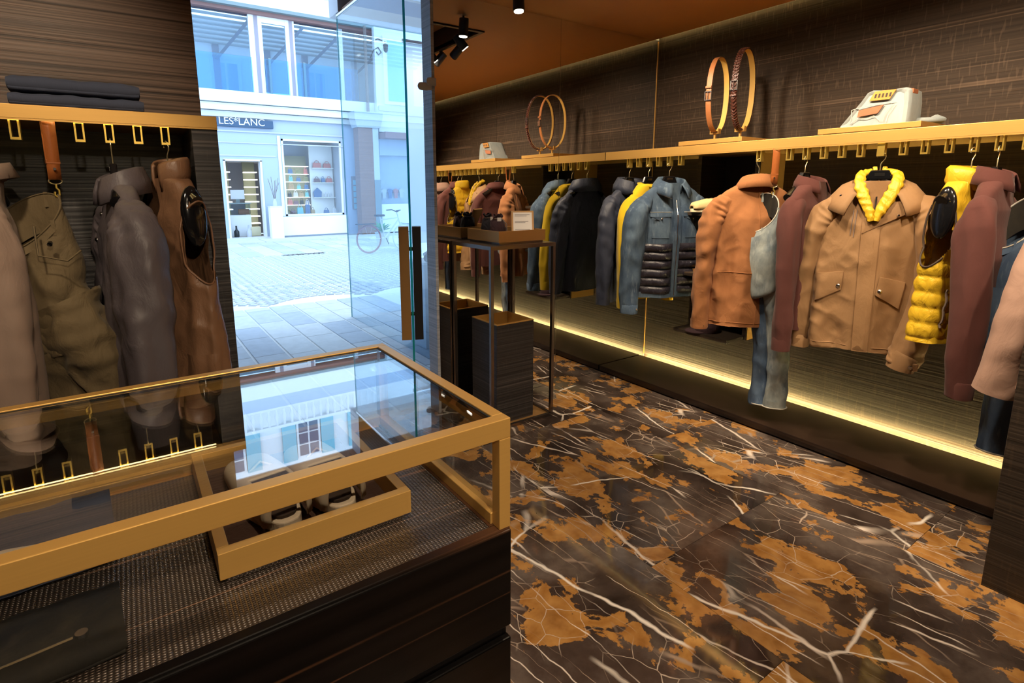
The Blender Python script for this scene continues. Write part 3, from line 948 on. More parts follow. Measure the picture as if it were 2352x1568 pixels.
# bicycle
bk = thing('bicycle', 'bicycle leaning on its stand on the setts outside', 'bicycle', (4.95, 12.75, 0), rad(8))
BKR = newmat('bike_red', (0.30, 0.08, 0.06), 0.4)[0]
BKW = newmat('bike_white', (0.70, 0.72, 0.75), 0.4)[0]
def wheel(x, mat):
    w_ = MB()
    n = 28
    w_.grid([[(x + (0.33 + 0.024 * math.cos(q)) * math.cos(2 * math.pi * k / n), 0.024 * math.sin(q), 0.355 + (0.33 + 0.024 * math.cos(q)) * math.sin(2 * math.pi * k / n)) for q in (0, 1.05, 2.09, 3.14, 4.19, 5.24)] for k in range(n)], True, True)
    o = w_.build('wheel', mat, bk, smooth=60)
    s = MB()
    for k in range(10):
        a = k * math.pi / 5
        s.cyl((x, 0, .355), (x + .32 * math.cos(a), 0, .355 + .32 * math.sin(a)), 0.003, 4)
    s.build('spokes', GREYW, o, kind='stuff')
wheel(0, BKR)
wheel(1.02, BKW)
for nm, pts, r, m_ in (('down_tube', [(.86, 0, .80), (.45, 0, .36)], .02, BKW), ('seat_tube', [(.45, 0, .36), (.32, 0, .9)], .018, BKW), ('top_tube', [(.33, 0, .82), (.85, 0, .86)], .018, BKW), ('chain_stay', [(.45, 0, .36), (0, .0, .355)], .014, BKW), ('fork', [(.82, 0, 1.0), (.88, 0, .78), (1.02, 0, .355)], .017, BKW), ('handlebar', [(.66, -.24, 1.04), (.80, -.2, 1.05), (.82, 0, 1.0), (.80, .2, 1.05), (.66, .24, 1.04)], .014, BLACKM), ('crank', [(.45, -.06, .36), (.52, -.06, .2)], .012, BLACKM)):
    MB().tube(pts, r, 8).build(nm, m_, bk, smooth=60)
box(.20, .44, -.07, .07, .90, .95).build('saddle', BLACKM, bk, bevel=.02)
box(-.32, .16, -.07, .07, .72, .74).build('rack', BLACKM, bk)
MB().tube([(0.95, -.0, .72), (1.15, 0, .70), (1.30, 0, .52), (1.34, 0, .36)], [(0.05, .01)] * 4, 8).build('mudguard', BKW, bk, smooth=60)
pp = thing('potted_plant', 'small green plant in a pot standing behind the bicycle', 'plant', (5.95, 14.3, 0))
MB().lathe([(.14, 0), (.2, .35), (.22, .38), (.2, .38)], n=16).build('pot', STONE, pp, smooth=40)
LEAF = newmat('leaf_green', (0.10, 0.36, 0.16), 0.6)[0]
for k in range(22):
    a, e = rng.random() * 6.28, 0.1 + rng.random() * .4
    l = .18 + rng.random() * .16
    d = Vector((math.cos(a), math.sin(a), e * 2)).normalized()
    p = Vector((0, 0, .38 + .12 * rng.random()))
    s = Vector((-d.y, d.x, 0)).normalized() * .035
    q = p + d * l
    mid = p + d * l * .55 + Vector((0, 0, .03))
    MB().add([p, mid + s, q, mid - s], [(0, 1, 2, 3)]).build('leaf', LEAF, pp)

# ------------------------------------------------------------------ entrance glazing and display window
wp = thing('display_window_pane', 'tall clear glass pane along the side of the display window by the entrance', 'glass pane', (2.22, 5.0, 0))
box(-0.006, 0.006, -1.55, 1.40, 0.0, 3.47).build('glass', GLASS_BLUE, wp)
box(-0.007, 0.007, 1.40, 1.404, 0.0, 3.47).build('glass_edge', GREEN_EDGE, wp)
box(-0.012, 0.012, -1.55, 1.40, 3.47, 3.49).build('top_channel', CHROME, wp)
fp = thing('street_window_pane', 'large street-facing glass pane of the display window', 'glass pane', (4.2, 6.42, 0))
box(-1.95, 1.95, -0.006, 0.006, 0.0, 3.47).build('glass', GLASS, fp)
GLARE_SHEET = bpy.data.materials.new('translucent_glare_sheet')
GLARE_SHEET.use_nodes = True
_nt = GLARE_SHEET.node_tree
_nt.nodes.clear()
_o = node(_nt, 'ShaderNodeOutputMaterial')
_d = node(_nt, 'ShaderNodeBsdfDiffuse')
_d.inputs[0].default_value = (0.92, 0.92, 0.92, 1)
_t = node(_nt, 'ShaderNodeBsdfTranslucent')
_t.inputs[0].default_value = (0.95, 0.95, 0.95, 1)
_m = node(_nt, 'ShaderNodeMixShader')
_m.inputs[0].default_value = 0.75
_nt.links.new(_d.outputs[0], _m.inputs[1])
_nt.links.new(_t.outputs[0], _m.inputs[2])
_nt.links.new(_m.outputs[0], _o.inputs[0])
bl = thing('glare_sheet', 'added white sheet standing for blown out daylight in the display window beside the entrance', 'backdrop', (3.6, 6.15, 0))  # added translucent sheet, stands in for blown-out daylight
box(-0.68, 1.2, -0.004, 0.004, 0.89, 3.24).build('sheet', GLARE_SHEET, bl)
box(-0.70, 1.22, -0.015, 0.015, 3.24, 3.28).build('head_rail', WHITE, bl)
dp = thing('display_plinth', 'grey display plinth standing in the window beside the entrance', 'plinth', (2.52, 4.75, 0))
box(-0.18, 0.30, -0.12, 0.22, 0.0, 0.84).build('body', GREYW, dp)
box(-0.19, 0.31, -0.13, 0.23, 0.84, 0.86).build('top_slab', WHITE, dp)
fd = thing('folded_shirt', 'crumpled grey and white garment lying on the window plinth', 'shirt', (2.52, 4.72, 0.86))
MB().tube([(-.14, -.08, .04), (-.05, .0, .06), (.06, -.05, .07), (.2, .05, .05)], [.04, .055, .055, .04], 10).build('cloth_fold', F_NAVYK, fd, smooth=60)
MB().tube([(-.1, .05, .05), (.02, .06, .10), (.12, .0, .12), (.18, -.06, .05)], [.03, .035, .035, .03], 10).build('pale_fold', PAPER, fd, smooth=60)

# open glass door leaf, edge on to the shop
gd = thing('glass_door', 'open frameless glass door with green edge and long bronze handle plates', 'door', (1.74, 3.66, 0), math.atan2(-0.73, -0.345))
DW = 0.807
box(0.0, DW - 0.004, -0.006, 0.006, 0.01, 2.73).build('leaf_glass', GLASS, gd)
box(DW - 0.004, DW, -0.0065, 0.0065, 0.01, 2.73).build('glass_edge', GREEN_EDGE, gd)
HP0, HP1 = 0.64, 1.335
box(DW - 0.075, DW - 0.012, 0.010, 0.062, HP0, HP1).build('handle_plate', BLACKM, gd, bevel=0.002)
box(DW - 0.075, DW - 0.012, -0.070, -0.010, HP0, HP1).build('handle_plate', BRONZE, gd, bevel=0.002)
for z in (0.80, 1.20):
    MB().cyl((DW - 0.04, -0.012, z), (DW - 0.04, 0.012, z), 0.012, 10).build('handle_bolt', BLACKM, gd)
hg = thing('glass_clamp', 'small steel glass clamp with two rounded tabs on the slate pilaster', 'clamp', (1.69, 3.20, 2.20))
for dx, dz, a in ((-0.055, -0.012, 0.0), (0.0, 0.02, 0.3)):
    pts = []
    for k in range(9):
        q = math.pi / 2 + k * math.pi / 8
        pts.append((dx - 0.01 + 0.024 * math.cos(q), dz + 0.024 * math.sin(q)))
    pts += [(dx + 0.035, dz - 0.024), (dx + 0.035, dz + 0.024)]
    MB().prism(pts, -0.012 - a * .03, -0.004 - a * .03, 'y').build('tab', GREYW, hg, bevel=0.001)
box(-0.02, 0.03, -0.006, 0.01, -0.03, 0.045).build('clamp_block', GREYW, hg)

# ------------------------------------------------------------------ spotlights
def spotlight(name, label, loc, aim, lit=True, watts=None, body=BLACKM, size=0.05, angle=75, col=(1.0, 0.80, 0.56)):
    loc = Vector(loc)
    d = (Vector(aim) - loc).normalized()
    r = thing(name, label, 'spotlight', loc, 0, 'ceiling spotlights')
    MB().cyl((0, 0, 0), (0, 0, -0.06), 0.008, 8).build('stem', body, r)
    p = Vector((0, 0, -0.07))
    c = p + d * 0.01
    MB().tube([p - d * 0.055, p - d * 0.052, p + d * 0.06, p + d * 0.065], [0.02, 0.034, 0.036, 0.034], 18).build('can', body, r, smooth=35)
    MB().tube([p + d * 0.066, p + d * 0.070], 0.029, 16).build('lens', BULB if lit else GLOSSBLK, r)
    if lit:
        ld = bpy.data.lights.new(name + '_lamp', 'SPOT')
        ld.energy = watts if watts is not None else SPOT_W
        ld.spot_size = rad(angle)
        ld.spot_blend = 0.7
        ld.color = col
        ld.shadow_soft_size = size
        lo = bpy.data.objects.new('lamp', ld)
        C.objects.link(lo)
        lo.parent = r
        lo.location = p + d * 0.085
        lo.rotation_euler = d.to_track_quat('-Z', 'Y').to_euler()
    return r


Z0 = CZ + 0.15
spotlight('spotlight', 'black spotlight at the near corner of the ceiling trough aimed at the parka', (2.36, 1.36, CZ + .02), (3.35, 1.20, 1.45), angle=105)
spotlight('spotlight', 'black spotlight in the middle of the ceiling trough aimed at the suede jacket', (2.36, 1.95, CZ + .02), (3.4, 1.85, 1.45), angle=105)
spotlight('spotlight', 'black spotlight at the mirror end of the trough aimed at the denim jacket', (2.36, 2.45, CZ + .02), (3.4, 2.75, 1.45), angle=105)
spotlight('spotlight', 'black spotlight hanging off the trough rim, unlit, near the mirror', (2.455, 2.25, CZ), (2.0, 1.6, 2.0), False)
spotlight('spotlight', 'black spotlight second along the trough rim, unlit', (2.455, 1.95, CZ), (2.0, 1.3, 2.0), False)
spotlight('spotlight', 'black spotlight above the vest and burgundy sweater rack', (2.30, 0.45, CZ), (3.4, 0.65, 1.45), angle=105)
spotlight('spotlight', 'black spotlight over the near end of the right rack', (2.30, -0.5, CZ), (3.4, 0.0, 1.3))
spotlight('spotlight', 'black spotlight on the ceiling above the tall display stand', (2.14, 2.87, CZ), (2.1, 2.7, 0.9), True, 30)
spotlight('spotlight', 'added black spotlight between counter and stand brightening the tall bin', (1.25, 1.85, CZ), (2.05, 2.95, 0.55), True, 60, angle=42)  # added lamp, put in to brighten the inside of the bin
spotlight('spotlight', 'black spotlight over the counter aimed at the glass case', (0.30, 0.35, CZ), (0.1, 1.1, 1.0), True, 60, angle=85)
spotlight('spotlight', 'black spotlight over the left rack aimed at the olive trousers', (-0.45, 1.25, CZ), (-0.42, 2.75, 1.85), True, 85, angle=66)
spotlight('spotlight', 'black spotlight over the middle of the marble floor', (1.75, 0.9, CZ), (1.9, 1.1, 0), True, 80, angle=95)
spotlight('spotlight', 'added unseen spotlight behind the camera brightening the brass counter front', (0.15, -1.1, CZ), (0.1, 0.8, 0.95), True, 200, angle=70)  # added lamp out of view, lifts the brass bar facing the camera
spotlight('spotlight', 'added unseen spotlight at the rear of the shop brightening the foreground floor', (1.5, -1.3, CZ), (1.8, 0.6, 0.2), True, 110, angle=80)  # added lamp out of view, fills the foreground from behind the camera
spotlight('spotlight', 'lit white spotlight under the display window soffit by the entrance', (2.85, 5.35, 3.48), (3.25, 6.15, 1.9), True, 160, GREYW, angle=110, col=(1.0, 0.90, 0.78))
tk = thing('light_track', 'brown lighting track on the soffit over the display window', 'track', (2.9, 5.35, 3.48))
box(-0.5, 0.9, -0.03, 0.03, -0.03, 0).build('rail', BROWNW, tk)


# ------------------------------------------------------------------ shelves with hooks
def hook_mesh(axis):
    m = MB()
    h, w, d, b = 0.072, 0.030, 0.034, 0.0055
    if axis == 'x':      # opening looks along x
        m.box(-d / 2, d / 2, -w / 2, -w / 2 + b, -h, 0).box(-d / 2, d / 2, w / 2 - b, w / 2, -h, 0)
        m.box(-d / 2, d / 2, -w / 2 + b, w / 2 - b, -b, 0).box(-d / 2, d / 2, -w / 2 + b, w / 2 - b, -h, -h + b * 1.6)
    else:
        m.box(-w / 2, -w / 2 + b, -d / 2, d / 2, -h, 0).box(w / 2 - b, w / 2, -d / 2, d / 2, -h, 0)
        m.box(-w / 2 + b, w / 2 - b, -d / 2, d / 2, -b, 0).box(-w / 2 + b, w / 2 - b, -d / 2, d / 2, -h, -h + b * 1.6)
    return m.mesh('hook', GOLD_HOOK)


HKX, HKY = hook_mesh('x'), hook_mesh('y')


def add_hooks(root, pts, me):
    for p in pts:
        o = bpy.data.objects.new('hook', me)
        C.objects.link(o)
        o.parent = root
        o.location = p


rs = thing('wall_shelf', 'long satin brass shelf with hooks running along the right wall', 'shelf', (SHX, 0, SH0))
box(0.0, 0.58, BY + 0.2, LY - 0.003, 0.0, SH1 - SH0).build('board', GOLD, rs, bevel=0.0015)
box(0.0, 0.005, BY + 0.2, LY - 0.003, -0.007, 0.0).build('lip', GOLD, rs)
box(0.0055, 0.0105, -0.8, LY - 0.02, -0.004, 0.0).build('light_strip', LED, rs)
HX = 0.028
HY = [2.962, 2.868, 2.773, 2.681, 2.586, 2.490, 1.916, 1.734, 1.640, 1.545, 1.452, 1.360, 1.168, 1.078, 0.984, 0.893, 0.803, 0.712, 0.53, 0.44, 0.35, 0.26, 0.17, 0.08, -0.01, -0.10, -0.19, -0.28]
add_hooks(rs, [(HX, y, 0) for y in HY], HKX)
add_hooks(rs, [(HX, 1.264, 0)], HKY)

ls = thing('wall_shelf', 'satin brass shelf with hooks on the left wall beside the entrance', 'shelf', (0, LYF, LS0))
box(BX + 0.01, LX1, 0.0, LYB - LYF, 0.0, LS1 - LS0).build('board', GOLD, ls, bevel=0.0015)
box(BX + 0.01, LX1, 0.0, 0.004, -0.006, 0.0).build('lip', GOLD, ls)
box(BX + 0.2, LX1 - 0.12, 0.012, 0.022, -0.004, 0.0).build('light_strip', LED, ls)
LHX = [-0.565, -0.473, -0.383, -0.292, -0.108, -0.017, 0.075, 0.167]
add_hooks(ls, [(x, 0.042, 0) for x in LHX], HKY)

# cubby unit set into the rack
cu = thing('cubby_unit', 'dark open cubby with three shelves and brass cheeks set in the right rack', 'cabinet', (3.53, 2.29, 0.50))
for y0, y1 in ((-0.235, -0.205), (0.205, 0.235)):
    box(0.0, 0.31, y0, y1, 0.0, 1.28).build('side_panel', VEN_B, cu)
for y in (-0.2375, 0.2355):
    box(0.01, 0.31, y, y + 0.002, 0.0, 1.28).build('brass_cheek', GOLD, cu)
box(0.29, 0.31, -0.205, 0.205, 0.0, 1.28).build('back_panel', DARK, cu)
for z in (0.015, 0.445, 0.875):
    box(-0.20, 0.29, -0.2345 if z > .1 else -0.22, 0.2345 if z > .1 else 0.22, z - 0.012, z + 0.012).build('shelf_board', VEN_B, cu, bevel=0.001)


# ------------------------------------------------------------------ garments
def smoothstep_interp(s, S, V):
    return np.interp(s, S, V)


class Body:
    """hollow hanging torso; local x = shoulder line, -y = front, z up, origin at the neck"""

    def __init__(self, L=0.89, sw=0.215, cw=0.235, hw=0.245, cd=0.085, hd=0.085, neck=0.075, drop=0.095, seed=1, fold=0.010, quilt=0.0, qstep=0.075, power=2.5, neckd=0.055, lean=0.0, bunch=0.0):
        r = np.random.RandomState(seed)
        self.S = np.array([0, .05, .12, .17, .21, .30, .45, .70, .93, 1.0])
        self.A = np.array([neck, neck * 1.35, sw * .82, sw, sw * 1.02, cw * .985, cw, (cw + hw) / 2, hw, hw * .985])
        self.B = np.array([neckd, neckd * .98, .050, .050, .062, cd * .9, cd, (cd + hd) / 2, hd, hd])
        self.Z = np.array([0, -.012, -drop * .62, -drop, -drop - .05, -drop - .13, -drop - .13 - (L - drop - .13) * .25, -drop - .13 - (L - drop - .13) * .6, -L * .96, -L])
        self.k = r.randint(3, 9, 6)
        self.ph = r.rand(6) * 6.28
        self.wz = (r.rand(6) - .5) * 9
        self.am = (0.35 + r.rand(6) * .65) * fold
        self.fold, self.quilt, self.qstep, self.pw, self.L, self.lean, self.bunch = fold, quilt, qstep, power, L, lean, bunch
        self._front = None

    def pt(self, th, s):
        th, s = np.broadcast_arrays(np.asarray(th, float), np.asarray(s, float))
        a, b, z = np.interp(s, self.S, self.A), np.interp(s, self.S, self.B), np.interp(s, self.S, self.Z)
        c, q = np.cos(th), np.sin(th)
        e = 2.0 / self.pw
        x = a * np.sign(c) * np.abs(c) ** e
        y = b * np.sign(q) * np.abs(q) ** e
        g = np.clip((s - .17) / .5, 0, 1)
        f = sum(am * np.sin(k * th + p + w * z) for am, k, p, w in zip(self.am, self.k, self.ph, self.wz)) * g
        if self.bunch:
            f = f + self.bunch * np.sin(z * 55 + 3 * np.sin(th * 2)) * g * (0.5 + 0.5 * np.sin(th * 3 + z * 9))
        if self.quilt:
            f = f + self.quilt * (np.abs(np.sin(math.pi * z / self.qstep)) ** .6 - .4) * np.clip((s - .05) / .15, 0, 1) * (1 + .25 * np.sin(th * 17 + z * 40))
        n = np.maximum(np.sqrt((x / a ** 2) ** 2 + (y / b ** 2) ** 2), 1e-6)
        x2 = x + f * (x / a ** 2) / n
        y2 = y + f * (y / b ** 2) / n + self.lean * (-z)
        return np.stack([x2, y2, z], -1)

    def side_x(self, y, z):
        a = np.interp(-z, -self.Z, self.A)
        b = np.interp(-z, -self.Z, self.B)
        t = min(.999, abs(y) / b)
        return float(a * (1 - t ** self.pw) ** (1 / self.pw))

    def mesh(self, nt=140, ns=110, hole=None):
        th = np.linspace(0, 2 * math.pi, nt, endpoint=False)
        s = np.concatenate([np.linspace(0, .2, 16)[:-1], np.linspace(.2, 1, ns - 16)])
        P = self.pt(th[None, :], s[:, None])
        inner = P[-1] * np.array([.96, .93, 1]) + np.array([0, 0, .012])
        inner2 = inner * np.array([.98, .95, 1]) + np.array([0, 0, .14])
        P = np.concatenate([P, inner[None], inner2[None]], 0)
        m = MB()
        m.grid(P, False, True)
        if hole is not None:
            keep = []
            V = np.array(m.v)
            for f in m.f:
                c = V[list(f)].mean(0)
                if not hole(c):
                    keep.append(f)
            m.f = keep
        return m

    def front(self, x, z, sgn=-1):
        """surface depth at (x, z) on the front (or back) side"""
        if self._front is None:
            th = np.linspace(math.pi, 2 * math.pi, 260)
            s = np.linspace(0, 1, 320)
            self._front = self.pt(th[None, :], s[:, None]).reshape(-1, 3)
        F = self._front
        x, z = np.asarray(x, float), np.asarray(z, float)
        out = np.empty(x.shape)
        for i in np.ndindex(x.shape):
            d = (F[:, 0] - x[i]) ** 2 + (F[:, 2] - z[i]) ** 2
            j = np.argpartition(d, 5)[:5]
            w = 1 / (d[j] + 1e-7)
            out[i] = (F[j, 1] * w).sum() / w.sum()
        return out

    def patch(self, quad, t=0.004, nu=8, nv=8, puff=0.0):
        """raised panel lying on the front; quad = 4 corners (x, z)"""
        q = np.array(quad, float)
        u = np.linspace(0, 1, nu)[:, None, None]
        v = np.linspace(0, 1, nv)[None, :, None]
        XZ = (1 - u) * (1 - v) * q[0] + u * (1 - v) * q[1] + u * v * q[2] + (1 - u) * v * q[3]
        Y = self.front(XZ[..., 0], XZ[..., 1])
        off = t + puff * (np.sin(math.pi * u[..., 0]) * np.sin(math.pi * v[..., 0])) ** .5
        top = np.stack([XZ[..., 0], Y - off, XZ[..., 1]], -1)
        base = np.stack([XZ[..., 0], Y + 0.004, XZ[..., 1]], -1)
        m = MB()
        m.grid(top)
        idx = [(i, 0) for i in range(nu)] + [(nu - 1, j) for j in range(1, nv)] + [(i, nv - 1) for i in range(nu - 2, -1, -1)] + [(0, j) for j in range(nv - 2, 0, -1)]
        loop_t = [top[i] for i in idx]
        loop_b = [base[i] for i in idx]
        m.grid([loop_t, loop_b], False, True)
        return m

    def line(self, pts, r=0.0022, off=0.001):
        p = np.array(pts, float)
        n = 14
        tt = np.linspace(0, len(p) - 1, n)
        xs = np.interp(tt, range(len(p)), p[:, 0])
        zs = np.interp(tt, range(len(p)), p[:, 1])
        ys = self.front(xs, zs)
        return MB().tube([(a, b - off, c) for a, b, c in zip(xs, ys, zs)], r, 5)

    def dot(self, x, z, r=0.007, off=0.004):
        y = float(self.front(np.array([x]), np.array([z]))[0])
        return MB().tube([(x, y + 0.003, z), (x, y - off, z), (x, y - off - 0.003, z)], [r, r, r * .55], 12)


def sleeve_mesh(path, radii, seed=1, fold=0.006, bunch=0.0, n=40, ns=90, cuff=None):
    """tapering sleeve along a path; radii = [(rx, ry)]"""
    r = np.random.RandomState(seed)
    p = np.array(path, float)
    R_ = np.array(radii, float)
    m0 = len(p)
    # smooth resample (catmull-rom)
    tt = np.linspace(0, m0 - 1, ns)
    out, rad_ = [], []
    for t in tt:
        i = min(int(t), m0 - 2)
        f = t - i
        p0, p1, p2, p3 = p[max(i - 1, 0)], p[i], p[i + 1], p[min(i + 2, m0 - 1)]
        out.append(.5 * ((2 * p1) + (-p0 + p2) * f + (2 * p0 - 5 * p1 + 4 * p2 - p3) * f * f + (-p0 + 3 * p1 - 3 * p2 + p3) * f ** 3))
        rad_.append(R_[i] * (1 - f) + R_[i + 1] * f)
    out, rad_ = np.array(out), np.array(rad_)
    ph = r.rand(5) * 6.28
    rings = []
    for i in range(ns):
        t = out[min(i + 1, ns - 1)] - out[max(i - 1, 0)]
        t /= np.linalg.norm(t)
        a = np.array([1.0, 0, 0]) - t * t[0]
        if np.linalg.norm(a) < .2:
            a = np.array([0, 0, 1.0]) - t * t[2]
        a /= np.linalg.norm(a)
        b = np.cross(t, a)
        u = i / (ns - 1)
        g = min(1, u * 4) * min(1, (1 - u) * 6 + .25)
        ring = []
        for k in range(n):
            q = 2 * math.pi * k / n
            f = fold * (math.sin(2 * q + ph[0] + 5 * u) + .7 * math.sin(3 * q + ph[1] - 8 * u) + .5 * math.sin(5 * q + ph[2] + 11 * u)) * g
            f += bunch * math.sin(u * 70 + 2 * math.sin(q + ph[3]) + ph[4]) * g * (.5 + .5 * math.sin(q * 2 + u * 15))
            ring.append(out[i] + a * ((rad_[i][0] + f) * math.cos(q)) + b * ((rad_[i][1] + f) * math.sin(q)))
        rings.append(ring)
    c = out[-1]
    rings.append([c + (x - c) * .86 for x in rings[-1]])
    up = out[-1] - out[-3]
    up = up / np.linalg.norm(up)
    rings.append([c + (x - c) * .84 - up * .05 for x in rings[-3 + 1]])
    m = MB()
    m.grid(rings, False, True)
    return m


def collar_mesh(prof, ax=1.0, ay=0.78, a0=-150, a1=150, n=40, dip=0.03, tip=0.0):
    """turned-down or stand collar; prof = [(r, z)]; angle 0 points to the back (+y), the gap is in front"""
    rows = []
    for r, z in prof:
        row = []
        for k in range(n):
            a = rad(a0 + (a1 - a0) * k / (n - 1))
            e = abs(a) / math.pi
            rr = r * (1 + tip * e ** 6 * (1 if z < prof[1][1] else 0))
            row.append((ax * rr * math.sin(a), ay * rr * math.cos(a) + 0.004, z - dip * e ** 2 - (tip * .10 * e ** 8 if z < prof[1][1] else 0)))
        rows.append(row)
    m = MB()
    m.grid(rows)
    return m


def thick(o, t, smooth=True):
    md = o.modifiers.new('thickness', 'SOLIDIFY')
    md.thickness = t
    md.offset = 0
    return o


def std_sleeve(sgn, sw, L, spread=0.06, fwd=-0.02, r0=0.075, r1=0.05, drop=0.095, r1y=None):
    x0 = sw - .045
    z0 = -drop - .03
    return ([(sgn * (x0 - .02), 0, z0 + .012), (sgn * (x0 + .03), 0, z0 - .03), (sgn * (x0 + .055 + spread * .4), fwd * .2, z0 - .14), (sgn * (x0 + .055 + spread * .8), fwd * .6, z0 - (L - .1) * .55), (sgn * (x0 + .05 + spread), fwd, z0 - (L - .1))],
            [(.045, .042), (.062, r0 * .80), (r0 * .82, r0), (.5 * (r0 + r1), .5 * (r0 + r1)), (r1, r1y or r1)])


def hanger(label, loc, rz, group='hangers on the racks', wide=0.175, glossy=GLOSSBLK, hookz=0.092, turn=0.0, pads=False):
    """black contour hanger with pale wire hook; origin at the top of its neck"""
    h = thing('coat_hanger', label, 'hanger', loc, rz, group)
    xs = np.linspace(-wide, wide, 25)
    pts = [(x, 0, -0.034 - 0.128 * (abs(x) / wide) ** 0.95 * (wide / 0.2)) for x in xs]
    rr = [(0.010 + 0.014 * (abs(x) / wide) ** 1.5, 0.014 + 0.012 * (abs(x) / wide) ** 2) for x in xs]
    MB().tube(pts, rr, 12).build('arms', glossy, h, smooth=50)
    MB().prism([(-0.062, -0.050), (0.062, -0.050), (0.040, 0.0), (-0.040, 0.0)], -0.012, 0.012, 'y').build('neck_block', glossy, h, bevel=0.006)
    if pads:
        for sx in (-1, 1):
            prof = [(max(1e-3, math.sin(math.pi * i / 14)), -math.cos(math.pi * i / 14)) for i in range(15)]
            pd_ = MB().lathe(prof, n=22)
            pd_.v = [(sx * (wide - .028) + x * .026 + sx * .02 * -z * .5, y * .050, -.205 + z * .120) for x, y, z in pd_.v]
            pd_.build('shoulder_pad', glossy, h, smooth=60)
    box(-0.022, 0.022, -0.0135, -0.012, -0.030, -0.014).build('name_plate', CHROME, h)
    ca, sa = math.cos(turn), math.sin(turn)
    w = [(0, -0.01), (0, 0.030), (0.004, 0.040), (0.016, 0.056), (0.018, 0.070), (0.013, 0.084), (0.0, hookz), (-0.013, 0.086), (-0.018, 0.074), (-0.017, 0.066)]
    MB().tube([(x * ca, x * sa, z) for x, z in w], 0.0026, 7).build('wire_hook', GOLD_WIRE, h, smooth=60)
    return h


RK = 'garments on the right rack'
RH = 3.288
HZ = 1.640          # top of hanger neck on the right rack
NZ = 1.585          # garment neck height

# --- navy hooded jacket next to the mirror
hanger('black hanger carrying the dark navy jacket next to the mirror', (RH, 2.962, HZ), 0)
g = thing('jacket', 'dark navy nylon jacket with folded hood hanging next to the mirror', 'jacket', (RH, 2.935, NZ), rad(0), RK)
b = Body(0.90, 0.22, 0.245, 0.255, .075, .07, seed=3, fold=.010)
b.mesh().build('body', F_NAVY, g, smooth=60)
for s in (-1, 1):
    p, r = std_sleeve(s, .22, .89, .065, -.02, .078, .055)
    sl = sleeve_mesh(p, r, 5 + s, .007, .003).build('sleeve', F_NAVY, g, smooth=60)
thick(collar_mesh([(.070, -.01), (.085, .045), (.115, .05), (.145, .0), (.150, -.05)], dip=.06).build('hood', F_NAVY, g, smooth=60), .014)
b.line([(0, -.06), (0, -.88)], .004).build('zip', BLACKM, g)
b.patch([(-.17, -.33), (-.05, -.33), (-.05, -.47), (-.17, -.47)], .006).build('pocket', F_NAVY, g, smooth=40)

# --- yellow sweater
hanger('black hanger carrying the yellow sweater between navy and denim jackets', (RH, 2.773, HZ), 0)
g = thing('sweater', 'plain mustard yellow sweater between the navy jacket and the denim jacket', 'sweater', (RH, 2.760, NZ), 0, RK)
b = Body(0.86, 0.205, 0.222, 0.225, .06, .055, seed=8, fold=.006, neck=.09)
b.mesh().build('body', F_YEL, g, smooth=60)
for s in (-1, 1):
    p, r = std_sleeve(s, .205, .88, .045, -.015, .070, .046)
    sl = sleeve_mesh(p, r, 11 + s, .005).build('sleeve', F_YEL, g, smooth=60)
    e = Vector(p[-1])
    MB().tube([e + Vector((0, 0, .07)), e + Vector((0, 0, .05)), e + Vector((0, 0, -.004))], [(.047, .047), (.049, .049), (.047, .047)], 20).build('cuff', F_YEL, sl, smooth=60)
thick(collar_mesh([(.088, -.012), (.094, .012)], a0=-180, a1=180, dip=.03).build('neckband', F_YEL, g, smooth=60), .008)

# --- denim jacket with quilted front
hanger('black hanger carrying the denim jacket with quilted front', (RH, 2.586, HZ), rad(-20))
g = thing('denim_jacket', 'blue denim jacket with dark quilted front panels beside the cubby', 'jacket', (RH, 2.560, NZ + .005), rad(-20), RK)
b = Body(0.82, 0.235, 0.262, 0.262, .095, .085, seed=12, fold=.006, neck=.085)
b.mesh().build('body', D_BLUE, g, smooth=60)
for s in (-1, 1):
    p, r = std_sleeve(s, .235, .90, .075, -.03, .088, .063)
    sl = sleeve_mesh(p, r, 21 + s, .006, .002).build('sleeve', D_BLUE, g, smooth=60)
    e = Vector(p[-1])
    MB().tube([e + Vector((0, 0, .065)), e + Vector((0, 0, .06)), e + Vector((0, 0, -.006))], [(.060, .060), (.067, .067), (.066, .066)], 20).build('cuff', D_BLUE, sl, smooth=60)
    MB().ball(e + Vector((-s * .03, -.06, .03)), .008).build('cuff_button', CHROME, sl, smooth=60)
for sd_, x0, x1 in (('l', -.245, -.028), ('r', .028, .245)):
    for k in range(6):
        z = -.425 - k * .062
        b.patch([(x0, z), (x1, z), (x1, z - .058), (x0, z - .058)], .006, 12, 7, .020).build('quilted_panel', F_NAVYP, g, smooth=60)
    xa, xb = (x0 + .05, x1 - .03) if sd_ == 'l' else (x0 + .03, x1 - .05)
    b.patch([(xa - .015, -.17), (xb + .015, -.17), (xb + .015, -.425), (xa - .015, -.425)], .005, 8, 8, .004).build('chest_panel', D_BLUE, g, smooth=40)
    pf = b.patch([(xa, -.205), (xb, -.205), (xb - .01, -.385), (xa + .01, -.385)], .011, 6, 8).build('chest_pocket', D_BLUE, g, smooth=30)
    fl = b.patch([(xa - .006, -.20), (xb + .006, -.20), (xb + .006, -.235), (xa - .006, -.235)], .016, 6, 3).build('pocket_flap', D_BLUE, g, smooth=30)
    xm = (xa + xb) / 2
    MB().prism([(xa - .006, -.234), (xb + .006, -.234), (xm, -.268)], -.004, .004, 'y').build('flap_point', D_BLUE, fl).location = (0, float(b.front(np.array([xm]), np.array([-.24]))[0]) - .014, 0)
    b.dot(xm, -.248, .007, .022).build('pocket_button', CHROME, fl, smooth=40)
    b.line([(xa - .008, -.203), (xb + .008, -.203)], .002, .017).build('pocket_seam', D_SEAM, g)
